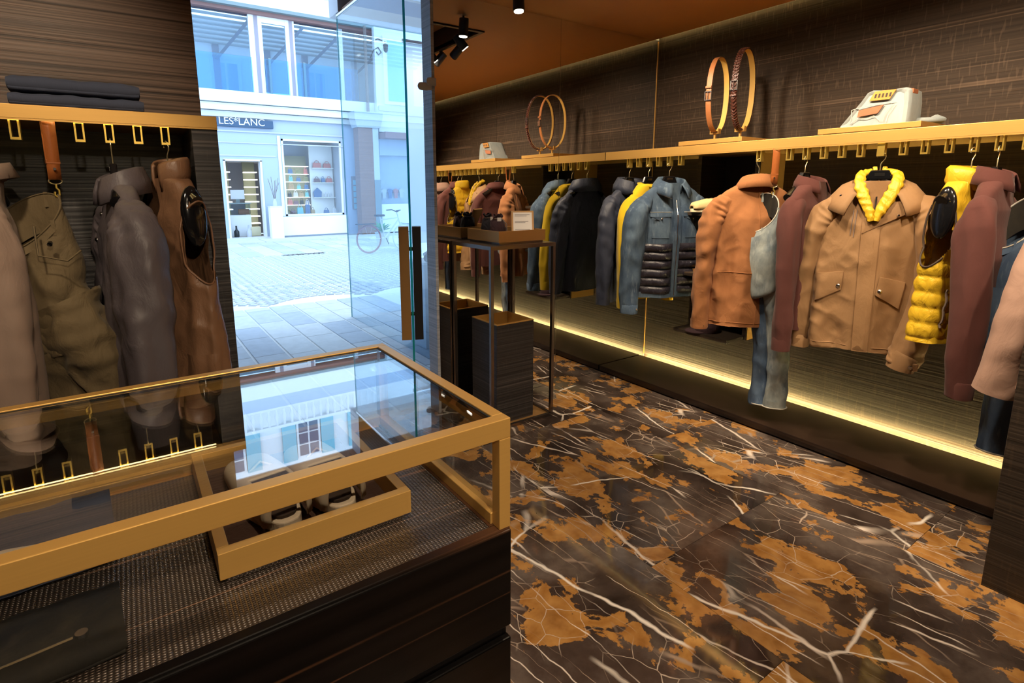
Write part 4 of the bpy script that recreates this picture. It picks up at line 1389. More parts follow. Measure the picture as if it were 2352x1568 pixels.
b.patch([(-.026, -.10), (.026, -.10), (.026, -.81), (-.026, -.81)], .012, 5, 24).build('placket', D_BLUE, g, smooth=40)
b.line([(.0, -.12), (0, -.80)], .003, .016).build('zip', CHROME, g)
b.patch([(-.255, -.775), (.255, -.775), (.255, -.817), (-.255, -.817)], .010, 24, 4).build('hem_band', D_BLUE, g, smooth=40)
co = collar_mesh([(.082, -.01), (.092, .040), (.102, .043), (.130, .005), (.148, -.042)], dip=.075, tip=.28, a0=-158, a1=158).build('collar', D_BLUE, g, smooth=60)
thick(co, .008)
MB().tube([(.148 * 1.0 * math.sin(rad(a)) * (1 + .28 * (abs(a) / 180) ** 6), .78 * .148 * math.cos(rad(a)) * (1 + .28 * (abs(a) / 180) ** 6) + .004, -.042 - .075 * (abs(a) / 180) ** 2 - .028 * (abs(a) / 180) ** 8) for a in range(-158, 159, 8)], .003, 5).build('collar_seam', D_SEAM, co)

# --- suede jacket, back to the camera
SR = rad(146)
hanger('black hanger carrying the rust suede jacket', (RH, 1.916, HZ), SR)
g = thing('suede_jacket', 'rust brown suede jacket seen from behind beside the cubby', 'jacket', (RH, 1.93, NZ + .005), SR, RK)
b = Body(0.905, 0.225, 0.225, 0.235, .10, .115, seed=31, fold=.011, neck=.075, bunch=.0012)
b.mesh().build('body', F_SUEDE, g, smooth=60)
for s in (-1, 1):
    p, r = std_sleeve(s, .225, .91, .055, -.035, .082, .056)
    sl = sleeve_mesh(p, r, 33 + s, .008, .005).build('sleeve', F_SUEDE, g, smooth=60)
    e = Vector(p[-1])
    for k in range(4):
        MB().ball(e + Vector((-s * .01, .054, .02 + k * .022)), .006).build('cuff_button', INK, sl, smooth=60)
thick(collar_mesh([(.072, -.015), (.084, .042), (.094, .045), (.115, .010), (.130, -.03)], dip=.10, a0=-165, a1=165).build('collar', F_SUEDE, g, smooth=60), .007)
for s in (-1, 1):
    b.patch([(s * .012, -.16), (s * .10, -.07), (s * .12, -.20), (s * .012, -.42)], .006, 8, 10).build('lapel', F_SUEDE, g, smooth=40)
    b.patch([(s * .06, -.58), (s * .19, -.58), (s * .19, -.64), (s * .06, -.64)], .006).build('pocket_flap', F_SUEDE, g, smooth=40)
for z in (-.46, -.57, -.68):
    b.dot(.0, z, .010).build('button', INK, g, smooth=40)
for side in (1,):
    th = np.linspace(math.pi * .1, math.pi * .9, 30)
    P = b.pt(th, np.full(30, .62))
    MB().tube([(x, y + .001, z) for x, y, z in P], .003, 5).build('waist_seam', F_SUEDE, g)
    P = b.pt(np.full(30, math.pi * .5), np.linspace(.05, .99, 30))
    MB().tube([(x, y + .001, z) for x, y, z in P], .003, 5).build('back_seam', F_SUEDE, g)
    P = b.pt(np.linspace(math.pi * .02, math.pi * .98, 40), np.full(40, .945))
    MB().tube([(x, y + .001, z) for x, y, z in P], .0025, 5).build('hem_seam', F_SUEDE, g)


# --- trousers hung from a strap
def strap(label, loc, rz=0.0, group='leather hanging straps', d=0.022):
    """leather loop over the shelf rail with a trigger clip; origin at its top"""
    s = thing('leather_strap', label, 'strap', loc, rz, group)
    w = 0.019
    prof = [(-d, 0), (-d, -.02), (-d * .8, -.12), (-.006, -.175), (-.003, -.2), (.003, -.2), (.006, -.175), (d * .8, -.12), (d, -.02), (d, 0)]
    m = MB()
    top = [(d * math.cos(math.pi - q), 0.0 + .012 * math.sin(q)) for q in np.linspace(0, math.pi, 8)]
    loop = prof[::-1]
    path = [(x, z) for x, z in top] + [(d, -.02), (d * .75, -.12), (.006, -.165), (.004, -.205)] 
    path2 = [(-.004, -.205), (-.006, -.165), (-d * .75, -.12), (-d, -.02)]
    full = path + path2
    m.grid([[(-w, x, z) for x, z in full], [(w, x, z) for x, z in full]], False, True)
    o = m.build('strap', L_STRAP, s, smooth=50)
    thick(o, .004)
    box(-w - .002, w + .002, -.013, .013, -.150, -.134).build('keeper', L_STRAP, s, bevel=.002)
    MB().tube([(0, -.014, -.168), (0, -.020, -.168)], .005, 10).build('rivet', CHROME, s)
    MB().tube([(.02 * math.cos(q), 0, -.212 + .011 * math.sin(q)) for q in np.linspace(0, 2 * math.pi, 17)], .003, 6).build('ring', GOLD_WIRE, s, smooth=60)
    MB().tube([(0, 0, -.222), (0, 0, -.236), (.007, 0, -.245), (.007, 0, -.262), (0, 0, -.27), (-.007, 0, -.262), (-.006, 0, -.25)], .004, 6).build('trigger_clip', GOLD_HOOK, s, smooth=60)
    return s


def trousers(label, loc, rz, mat, inner_mat, legmat2=None, L=1.38, waist=(.155, .085), tilt=50, tdir=-1, legs=((.02, .0), (.10, .02)), hem=.085, knee=.085, thigh=.10, seed=1, fold=.007, bunch=.0, name='jeans', cat='jeans', seam=D_SEAM, short=0.0, roll=55.0):
    """trousers hung by one belt loop: the waist opening tips over, legs hang straight; origin at the clip"""
    t_ = thing(name, label, cat, loc, rz, RK)
    ct_, st_ = math.cos(rad(tilt)), math.sin(rad(tilt))
    wx, wy = waist
    cx, cz = tdir * wx * ct_, -wx * st_
    def ring(cx, cz, rx, ry, tl, n=64, ro=0.0):
        c_, s_ = math.cos(rad(tl)), math.sin(rad(tl))
        cr_, sr_ = math.cos(rad(ro)), math.sin(rad(ro))
        nx, nz = -s_, -tdir * c_
        return [(cx - tdir * rx * math.cos(q) * c_ + ry * math.sin(q) * sr_ * nx, ry * math.sin(q) * cr_, cz + rx * math.cos(q) * s_ + ry * math.sin(q) * sr_ * nz) for q in np.linspace(0, 2 * math.pi, n, endpoint=False)]
    wr_ = ring(cx, cz, wx, wy, tilt, ro=roll)
    inner = ring(cx, cz - .005, wx * .95, wy * .93, tilt, ro=roll)
    deep = ring(cx * .8, cz - .10, wx * .7, wy * .8, tilt * .9, ro=roll * .8)
    band = ring(cx * .97, cz - .035, wx * 1.0, wy * 1.04, tilt * .95, ro=roll * .9)
    hip = ring(cx * .72, cz - .20, wx * .90, wy * 1.10, tilt * .8, ro=roll * .35)
    crotch = ring(cx * .25, cz - .46, wx * .66, wy * 1.05, tilt * .45)
    m = MB()
    m.grid([deep, inner, wr_], False, True)
    lin = m.build('lining', inner_mat, t_, smooth=60)
    m = MB()
    m.grid([wr_, band], False, True)
    m.build('waistband', mat, t_, smooth=60)
    m = MB()
    K = np.array([band, hip, crotch, [(x * .8, y * .8, z - .03) for x, y, z in crotch]])
    rows_ = []
    for t__ in np.linspace(0, 3, 40):
        i_ = min(int(t__), 2)
        f_ = t__ - i_
        p0, p1, p2, p3 = K[max(i_ - 1, 0)], K[i_], K[i_ + 1], K[min(i_ + 2, 3)]
        rows_.append(.5 * ((2 * p1) + (-p0 + p2) * f_ + (2 * p0 - 5 * p1 + 4 * p2 - p3) * f_ * f_ + (-p0 + 3 * p1 - 3 * p2 + p3) * f_ ** 3))
    m.grid(rows_, False, True)
    o = m.build('hip', mat, t_, smooth=60)
    MB().tube(wr_ + [wr_[0]], .0035, 6).build('waist_seam', seam, t_, smooth=60)
    for k in range(5):
        q = wr_[(6 + k * 12) % 64]
        box(q[0] - .006, q[0] + .006, q[1] - .004, q[1] + .004, q[2] - .05, q[2] + .006).build('belt_loop', mat, t_)
    for j, (lx, ly) in enumerate(legs):
        zt = cz - .32
        zb = -L + short * j
        path = [(cx * .5 + lx * .3, ly * .5, zt + .03), (cx * .35 + lx * .7, ly * .8, zt - .12), (lx, ly, (zt + zb) * .5), (lx + .01, ly, zb + .15), (lx + .015, ly, zb)]
        rr = [(thigh, thigh * .8), (thigh, thigh * .75), (knee, knee * .62), (hem * .93, hem * .6), (hem, hem * .62)]
        lg = sleeve_mesh(path, rr, seed + j, fold, bunch, 40, 110).build('leg', (legmat2 if (legmat2 and j) else mat), t_, smooth=60)
        n = 24
        MB().tube([(lx + .015 + (hem + .001) * math.cos(q), ly + (hem * .62 + .001) * math.sin(q), zb + .004) for q in np.linspace(0, 2 * math.pi, n + 1)], .0035, 6).build('hem_seam', seam, lg, smooth=60)
    MB().tube([(0, 0, .012), (.003, 0, 0), (0, 0, -.02)], .0045, 6).build('belt_loop', mat, t_)
    return t_


strap('tan leather strap with clip holding the light wash jeans', (RH, 1.816, SH0 - .004), rad(-60))
trousers('light wash jeans hung by a loop between suede jacket and burgundy sweater', (RH, 1.816, SH0 - .27), rad(-45), D_LIGHT, D_DARK, D_MID, 1.345, (.130, .095), 58, -1, ((.095, -.035), (.03, .02)), .072, .070, .088, 41, .006)

# --- first burgundy sweater
hanger('black hanger carrying the burgundy sweater left of the tan parka', (RH, 1.640, HZ), rad(2))
g = thing('sweater', 'burgundy wool polo sweater between the light jeans and the tan parka', 'sweater', (RH, 1.590, NZ), rad(2), RK)
b = Body(0.84, 0.215, 0.23, 0.225, .055, .055, seed=45, fold=.007, neck=.075)
b.mesh().build('body', F_BURG, g, smooth=60)
for s in (-1, 1):
    p, r = std_sleeve(s, .215, .92, .02, -.02, .064, .050)
    sl = sleeve_mesh(p, r, 47 + s, .006).build('sleeve', F_BURG, g, smooth=60)
    e = Vector(p[-1])
    MB().tube([e + Vector((0, 0, .075)), e + Vector((0, 0, .06)), e + Vector((0, 0, -.004))], [(.050, .050), (.053, .053), (.051, .051)], 20).build('cuff', F_BURG, sl, smooth=60)
thick(collar_mesh([(.072, -.012), (.080, .038), (.088, .040), (.108, .002), (.115, -.028)], dip=.06).build('collar', F_BURG, g, smooth=60), .006)

# --- tan parka facing the room, yellow vest inside
PR = rad(-69)
hanger('black hanger carrying the tan parka, its hook turned to the room', (3.295, 1.264, HZ), PR, turn=0.0)
g = thing('parka', 'tan cotton parka facing the room with yellow quilted liner collar', 'parka', (3.285, 1.262, NZ), PR, RK)
b = Body(0.905, 0.225, 0.250, 0.252, .085, .080, seed=52, fold=.009, neck=.085, drop=.10)
b.mesh().build('body', F_TAN, g, smooth=60)
# left (image) sleeve hangs behind, right sleeve in front
p, r = std_sleeve(-1, .225, .91, .055, .02, .082, .050)
s1 = sleeve_mesh(p, r, 61, .007, .002).build('sleeve', F_TAN, g, smooth=60)
e = Vector(p[-1])
MB().tube([e + Vector((0, 0, .075)), e + Vector((0, 0, .07)), e + Vector((0, 0, -.006))], [(.048, .048), (.054, .054), (.053, .053)], 20).build('cuff', F_TAN, s1, smooth=60)
p = [(.155, 0, -.118), (.215, -.01, -.15), (.262, -.035, -.26), (.275, -.075, -.56), (.215, -.105, -.83), (.190, -.108, -.93)]
r = [(.05, .045), (.075, .072), (.092, .085), (.088, .075), (.074, .060), (.066, .052)]
s2 = sleeve_mesh(p, r, 64, .007, .003).build('sleeve', F_TAN, g, smooth=60)
MB().tube([(.202, -.106, -.875), (.198, -.107, -.885), (.188, -.108, -.955)], [(.069, .055), (.075, .060), (.072, .058)], 24).build('cuff', F_TAN, s2, smooth=50)
box(.195, .255, -.170, -.162, -.945, -.905).build('cuff_tab', F_TAN, s2, bevel=.003)
MB().tube([(.222, -.168, -.925), (.222, -.178, -.925)], .010, 12).build('cuff_snap', CHROME, s2)
# storm placket, seams
b.patch([(-.048, -.20), (.030, -.13), (.040, -.90), (-.030, -.90)], .009, 7, 26, .003).build('storm_placket', F_TAN, g, smooth=40)
b.line([(.010, -.30), (.022, -.89)], .0018, .010).build('placket_seam', F_TAN, g)
b.patch([(.012, -.115), (.13, -.10), (.135, -.165), (-.045, -.27)], .014, 10, 8, .004).build('throat_flap', F_TAN, g, smooth=40)
# hood laid open as a wide collar
h_ = collar_mesh([(.092, .0), (.115, .022), (.160, .0), (.205, -.055), (.228, -.100)], ax=1.0, ay=.60, dip=.115, a0=-146, a1=146, tip=.10).build('hood', F_TAN, g, smooth=60)
thick(h_, .010)
for x, z in ((-.155, -.075), (.165, -.135), (.10, -.175)):
    b.dot(x, z, .007, .020).build('snap', CHROME, g, smooth=40)
for s in (-1, 1):
    if s < 0:
        q = [(-.235, -.495), (-.105, -.475), (-.108, -.575), (-.238, -.655)]
        dot = (-.122, -.555)
    else:
        q = [(.055, -.49), (.165, -.515), (.150, -.655), (.045, -.585)]
        dot = (.062, -.565)
    fl = b.patch(q, .010, 9, 9, .004).build('pocket_flap', F_TAN, g, smooth=40)
    b.dot(*dot, .010, .016).build('flap_snap', CHROME, fl, smooth=40)
b.line([(-.09, -.15), (-.095, -.28)], .0022, .004).build('drawcord', BROWNW, g)
b.line([(-.075, -.15), (-.080, -.29)], .0022, .004).build('drawcord', BROWNW, g)
P = b.pt(np.linspace(math.pi * 1.03, math.pi * 1.97, 40), np.full(40, .945))
MB().tube([(x, y - .001, z) for x, y, z in P], .0025, 5).build('hem_seam', F_TAN, g)
# yellow quilted liner collar
yl = []
for s in (-1, 1):
    zf = -.195
    pth = [(s * .012, .045, .050), (s * .050, .036, .046), (s * .078, .0, .030), (s * .076, -.045, -.020), (s * .052, -.072, -.090), (s * .026, -.092, -.150), (s * .010, -.104, -.205)]
    sleeve_mesh(pth, [(.026, .016), (.026, .016), (.022, .020), (.026, .018), (.030, .017), (.026, .015), (.012, .010)], 7, .002, .0045, 20, 60).build('liner_collar', F_YELP, g, smooth=60)
MB().grid([[(x, .040 - .10 * (k / 5) * .3, .030 - k * .030) for x in np.linspace(-.06 + .006 * k, .06 - .006 * k, 8)] for k in range(6)]).build('liner_back', F_BEIGE, g, smooth=60)
b.line([(0, -.08), (0, -.20)], .004, .014).build('liner_zip', BLACKM, g)

# --- yellow quilted vest, armhole to the room
VR = rad(-13)
hanger('black hanger showing through the armhole of the yellow vest', (RH, 0.893, HZ), VR, wide=.182, pads=True)
g = thing('quilted_vest', 'yellow quilted vest with armhole facing the room, right of the tan parka', 'vest', (RH, 0.90, NZ), VR, RK)
b = Body(0.76, 0.185, 0.215, 0.215, .070, .085, seed=71, fold=.004, quilt=.010, qstep=.074, neck=.075)
def armhole(c, hx_=.150):
    dz = (c[2] + .235) / .165
    dy = c[1] / (.062 + .012 * (-c[2]))
    return abs(c[0]) > hx_ and dz * dz + dy * dy < 1
b.mesh(120, 96, armhole).build('body', F_YELP, g, smooth=60)
for s in (-1, 1):
    pts = []
    for q in np.linspace(0, 2 * math.pi, 37):
        z = -.235 + .165 * math.cos(q)
        y = (.062 + .012 * -z) * math.sin(q)
        pts.append((s * max(.150, b.side_x(y, z) + .004), y, z))
    MB().tube(pts, .0045, 7).build('armhole_binding', INK, g, smooth=60)
thick(collar_mesh([(.072, -.025), (.084, .0), (.080, .025), (.084, .05), (.070, .062)], dip=.03, a0=-165, a1=165).build('collar', F_YELP, g, smooth=60), .020)
b.line([(0, -.03), (0, -.75)], .005, .006).build('zip', BROWNW, g)
b.line([(-.155, -.50), (-.17, -.68)], .005, .008).build('pocket_zip', BROWNW, g)

# --- second burgundy sweater
hanger('black hanger carrying the burgundy sweater right of the yellow vest', (RH, 0.803, HZ), rad(3))
g = thing('sweater', 'burgundy wool polo sweater right of the yellow vest', 'sweater', (RH, 0.795, NZ + .01), rad(3), RK)
b = Body(0.88, 0.215, 0.235, 0.235, .060, .065, seed=81, fold=.008, neck=.075)
b.mesh().build('body', F_BURG, g, smooth=60)
for s in (-1, 1):
    p, r = std_sleeve(s, .215, .95, .02, -.03, .070, .052)
    sl = sleeve_mesh(p, r, 83 + s, .006).build('sleeve', F_BURG, g, smooth=60)
    e = Vector(p[-1])
    MB().tube([e + Vector((0, 0, .075)), e + Vector((0, 0, .06)), e + Vector((0, 0, -.004))], [(.052, .052), (.055, .055), (.053, .053)], 20).build('cuff', F_BURG, sl, smooth=60)
thick(collar_mesh([(.072, -.012), (.080, .048), (.088, .050), (.108, .006), (.115, -.028)], dip=.06).build('collar', F_BURG, g, smooth=60), .006)

# --- second jeans and blush jacket at the edge of the frame, then two more garments only the mirror shows
strap('tan leather strap with clip holding the dark jeans at the near end', (RH, 0.63, SH0 - .004), rad(-60))
trousers('mid blue jeans hung by a loop at the near end of the rack', (RH, 0.63, SH0 - .27), rad(-75), D_MID, D_DARK, D_MID, 1.17, (.135, .075), 58, -1, ((-.02, -.03), (.09, .0)), .085, .080, .088, 91, .006)
hanger('black hanger carrying the blush cotton jacket at the near end', (RH, 0.40, HZ), rad(-4))
g = thing('jacket', 'blush beige cotton jacket hanging at the near end of the right rack', 'jacket', (RH, 0.40, NZ), rad(-4), RK)
b = Body(0.86, 0.235, 0.25, 0.26, .085, .085, seed=95, fold=.010)
b.mesh().build('body', F_PINK, g, smooth=60)
for s in (-1, 1):
    p, r = std_sleeve(s, .235, .86, .07, .02, .090, .072)
    if s < 0:
        p = [(x - .005 * k, y + .045 * k, z) for k, (x, y, z) in enumerate(p)]
    sl = sleeve_mesh(p, r, 97 + s, .007, .002).build('sleeve', F_PINK, g, smooth=60)
    e = Vector(p[-1])
    box(e.x - .03, e.x + .03, e.y - .085, e.y - .073, e.z + .04, e.z + .07).build('cuff_tab', F_PINK, sl, bevel=.003)
thick(collar_mesh([(.072, -.012), (.084, .045), (.094, .048), (.125, .0), (.14, -.05)], dip=.08).build('collar', F_PINK, g, smooth=60), .008)
hanger('black hanger carrying the mushroom coat seen only in the mirror', (RH, 0.26, HZ), 0)
g = thing('jacket', 'mushroom brown plain jacket visible in the mirror left of the blush jacket', 'jacket', (RH, 0.26, NZ), 0, RK)
b = Body(0.90, 0.22, 0.235, 0.245, .07, .07, seed=101, fold=.010)
b.mesh().build('body', F_BEIGE, g, smooth=60)
for s in (-1, 1):
    p, r = std_sleeve(s, .22, .88, .05, -.02, .08, .055)
    sleeve_mesh(p, r, 103 + s, .006).build('sleeve', F_BEIGE, g, smooth=60)
thick(collar_mesh([(.072, -.012), (.084, .045), (.094, .048), (.12, .0)], dip=.08).build('collar', F_BEIGE, g, smooth=60), .008)
hanger('black hanger carrying the yellow coat seen only in the mirror', (RH, -0.01, HZ), 0)
g = thing('quilted_vest', 'yellow quilted vest visible only at the far left of the mirror', 'vest', (RH, -0.01, NZ), 0, RK)
b = Body(0.76, 0.19, 0.215, 0.215, .07, .08, seed=111, fold=.004, quilt=.010, qstep=.074)
b.mesh(120, 96, armhole).build('body', F_YELP, g, smooth=60)
thick(collar_mesh([(.072, -.025), (.084, .0), (.080, .025), (.084, .05), (.070, .062)], dip=.03).build('collar', F_YELP, g, smooth=60), .020)

# ------------------------------------------------------------------ left rack
LK = 'garments on the left rack'
LHY = LYF + 0.042
LHZ, LNZ = 1.655, 1.60
def relabel_group(o, gname):
    o['group'] = gname

# mushroom jacket at the frame edge
hanger('black hanger carrying the mushroom coat at the left edge', (-0.383, LHY, LHZ), rad(-90), 'hangers on the left rack')
g = thing('jacket', 'mushroom beige cotton jacket at the far left of the left rack', 'jacket', (-0.40, LHY, LNZ), rad(-84), LK)
b = Body(0.92, 0.22, 0.235, 0.245, .08, .08, seed=121, fold=.010)
b.mesh().build('body', F_BEIGE, g, smooth=60)
for s in (-1, 1):
    p, r = std_sleeve(s, .22, .93, .07, -.02, .085, .065)
    sleeve_mesh(p, r, 123 + s, .007, .002).build('sleeve', F_BEIGE, g, smooth=60)
thick(collar_mesh([(.072, -.012), (.084, .045), (.094, .048), (.12, .0)], dip=.08).build('collar', F_BEIGE, g, smooth=60), .008)

strap('chestnut leather strap with clip holding the olive trousers', (-0.200, LHY, LS0 - .004), rad(12))
o = trousers('olive cotton cargo trousers hung by a loop from the left shelf strap', (-0.198, LHY, LS0 - .275), rad(-8), F_OLIVE, F_OLIVE, F_OLIVE, 1.15, (.155, .085), 38, -1, ((.10, -.02), (-.02, .03)), .10, .105, .125, 131, .010, .004, 'cargo_trousers', 'trousers', F_OLIVE)
o['group'] = LK
MB().tube([(-.16, -.115, -.245), (-.11, -.125, -.275)], .006, 8).build('zip_pull', CHROME, o)
MB().tube([(-.06, -.10, -.10), (-.05, -.135, -.20), (.03, -.14, -.225), (.07, -.12, -.19)], .0035, 6).build('drawcord', F_OLIVE, o, smooth=60)
MB().tube([(-.02, -.10, -.16), (-.02, -.112, -.165)], .008, 10).build('button', CHROME, o)

hanger('black hanger carrying the grey navy jacket, with white clip', (-0.017, LHY, LHZ), rad(-90), 'hangers on the left rack')
g = thing('jacket', 'grey navy nylon jacket with hood collar on the left rack', 'jacket', (-0.005, LHY - .01, LNZ), rad(-82), LK)
b = Body(0.92, 0.215, 0.235, 0.245, .085, .085, seed=141, fold=.011)
b.mesh().build('body', F_GREYN, g, smooth=60)
for s in (-1, 1):
    p, r = std_sleeve(s, .215, .96, .075, -.015, .088, .066)
    sleeve_mesh(p, r, 143 + s, .008, .003).build('sleeve', F_GREYN, g, smooth=60)
thick(collar_mesh([(.068, -.01), (.080, .038), (.098, .038), (.118, -.005), (.126, -.055)], dip=.07).build('hood', F_GREYN, g, smooth=60), .014)
for k, z in enumerate((-.14, -.24)):
    b.dot(-.10, z, .009).build('snap', CHROME, g, smooth=40)

hanger('black hanger showing through the armhole of the brown vest', (0.167, LHY, LHZ), rad(-66), 'hangers on the left rack', wide=.180, pads=True)
g = thing('vest', 'shiny brown nylon vest with armhole facing the room beside the entrance', 'vest', (0.172, LHY, LNZ), rad(-66), LK)
b = Body(0.86, 0.185, 0.20, 0.215, .068, .080, seed=151, fold=.010, bunch=.0015)
b.mesh(110, 90, lambda c: armhole((c[0], c[1], c[2] + .02), .148)).build('body', F_BROWN, g, smooth=60)
thick(collar_mesh([(.070, -.02), (.080, .03), (.078, .075), (.070, .085)], dip=.04, a0=-165, a1=165).build('collar', F_BROWN, g, smooth=60), .010)
for s in (-1, 1):
    pts = []
    for q in np.linspace(0, 2 * math.pi, 37):
        z = -.255 + .165 * math.cos(q)
        y = (.062 + .012 * -z) * math.sin(q)
        pts.append((s * max(.148, b.side_x(y, z) + .002), y, z))
    MB().tube(pts, .004, 7).build('armhole_binding', F_BROWN, g, smooth=60)


# cloth creases: ridged 3d noise pushes every garment surface along its normal
_tab = np.random.RandomState(99).rand(32, 32, 32) * 2 - 1


def vnoise(p):
    i = np.floor(p).astype(int)
    f = p - i
    f = f * f * f * (f * (f * 6 - 15) + 10)
    i %= 32
    j = (i + 1) % 32
    out = 0
    for a in (0, 1):
        for b_ in (0, 1):
            for c_ in (0, 1):
                w = (f[:, 0] if a else 1 - f[:, 0]) * (f[:, 1] if b_ else 1 - f[:, 1]) * (f[:, 2] if c_ else 1 - f[:, 2])
                out = out + w * _tab[(j if a else i)[:, 0], (j if b_ else i)[:, 1], (j if c_ else i)[:, 2]]
    return out


def crease(p, amp, fr, seed):
    o = np.array([seed * 3.7, seed * 1.9, seed * 5.3])
    q = p @ np.array([[.80, .25, .45], [-.2, .95, .1], [-.42, -.15, .62]])
    r1 = 1 - 2 * np.abs(vnoise(q * fr + o))
    r2 = 1 - 2 * np.abs(vnoise(q * fr * 2.3 + o * 2))
    r3 = vnoise(p * np.array([1, 1, .35]) * fr * .8 + o)
    return amp * (.55 * (r1 - .45) + .30 * (r2 - .45) * (.5 + r3) + .7 * r3)


CREASES = {'cotton_tan': (.012, 9), 'suede_rust': (.011, 9), 'wool_burgundy': (.006, 6), 'wool_yellow': (.005, 6), 'nylon_yellow': (.003, 16), 'nylon_navy': (.010, 8),
           'cotton_blush': (.008, 7), 'nylon_grey_navy': (.012, 8), 'nylon_brown': (.011, 10), 'cotton_olive': (.030, 11), 'cotton_mushroom': (.009, 8),
           'denim_blue': (.008, 9), 'denim_light_wash': (.010, 9), 'denim_mid_wash': (.010, 8)}
SOFT = ('body', 'sleeve', 'hood', 'collar', 'leg', 'hip', 'cuff', 'liner_collar')
done_mesh = set()
for top in [o for o in C.objects if o.parent is None and o.get('group') in (RK, LK)]:
    parts = list(top.children) + [q for ch in top.children for q in ch.children]
    body_mat = max((ch for ch in top.children if ch.type == 'MESH'), key=lambda c_: len(c_.data.vertices)).data.materials[0].name
    amp, fr = CREASES.get(body_mat, (.006, 8))
    seed = sum(map(ord, top['label'])) % 97
    for ch in parts:
        if ch.type != 'MESH' or ch.data.name in done_mesh:
            continue
        done_mesh.add(ch.data.name)
        me = ch.data
        n = len(me.vertices)
        co = np.empty(n * 3)
        me.vertices.foreach_get('co', co)
        co = co.reshape(-1, 3)
        st_ = ch.name.split('.')[0]
        if st_ in SOFT:
            nr = np.empty(n * 3)
            me.vertices.foreach_get('normal', nr)
            nr = nr.reshape(-1, 3)
            if st_ in ('body', 'sleeve') and (nr * (co - co.mean(0)))[:, :2].sum() < 0:
                nr = -nr
        else:
            nr = np.zeros((n, 3))
            nr[:, 1] = np.sign(co[:, 1].mean() if abs(co[:, 1].mean()) > 1e-6 else -1)
        k_ = np.clip((-co[:, 2] - .02) / .18, .15, 1)
        co = co + nr * (crease(co, amp, fr, seed) * k_)[:, None]
        me.vertices.foreach_set('co', co.reshape(-1))
        me.update()

# folded shirts on the left shelf
def folded(name, label, loc, rz, lx, ly, h, mat, group, seed=1, edge=None, cat='shirt'):
    r_ = np.random.RandomState(seed)
    t_ = thing(name, label, cat, loc, rz, group)
    n, m_ = 36, 20
    prof = []
    for k in range(m_):
        q = 2 * math.pi * k / m_
        c_, s_ = math.cos(q), math.sin(q)
        prof.append((ly / 2 * np.sign(c_) * abs(c_) ** .35, h / 2 + h / 2 * np.sign(s_) * abs(s_) ** .7))
    P = []
    for i in range(n):
        x = -lx / 2 + lx * i / (n - 1)
        e = min(1, 6 * (0.5 - abs(i / (n - 1) - .5)) + .75)
        w = .0014 * math.sin(i * .9 + r_.rand()) + .0018 * math.sin(i * .33 + seed)
        P.append([(x, y * (1 - .01 * math.sin(i)), h * .5 + (z - h * .5) * e + (w if z > h * .4 else 0) * (z / h)) for y, z in prof])
    mb = MB()
    mb.grid(P, False, True)
    mb.f.append(tuple(range(m_))[::-1])
    mb.f.append(tuple((n - 1) * m_ + k for k in range(m_)))
    mb.build('upper_fold', mat, t_, smooth=45)
    mb = MB()
    mb.grid([[(x * .985, y * .97, z * .45 - .001) for x, y, z in row] for row in P], False, True)
    mb.build('under_fold', mat, t_, smooth=45)
    return t_


folded('folded_shirt', 'navy folded shirt, lower of the two stacked on the left shelf', (-0.098, LYF + .16, LS1), rad(1), .405, .26, .050, F_NAVYK, 'folded shirts on the left shelf', 3)
folded('folded_shirt', 'navy folded shirt, upper of the two stacked on the left shelf', (-0.102, LYF + .16, LS1 + .0505), rad(1), .395, .25, .058, F_NAVYK, 'folded shirts on the left shelf', 5)

# ------------------------------------------------------------------ on the right shelf
def riser(label, y0, y1, x0=3.285, x1=3.62):
    r_ = thing('riser', label, 'riser', ((x0 + x1) / 2, (y0 + y1) / 2, SH1), 0, 'brass risers on the right shelf')
    w, d = (y1 - y0) / 2, (x1 - x0) / 2
    box(-d + .02, d - .02, -w + .02, w - .02, 0, .006).build('foot', STEEL, r_)
    box(-d, d, -w, w, .006, .034).build('block', GOLD, r_, bevel=.0015)


riser('satin brass riser block under the two belts', 2.045, 2.52)
riser('satin brass riser block under the pale folded jeans', 1.11, 1.59)
riser('satin brass riser block under jeans at the near end, seen in the mirror', -0.72, -0.30)
RZ = SH1 + .034


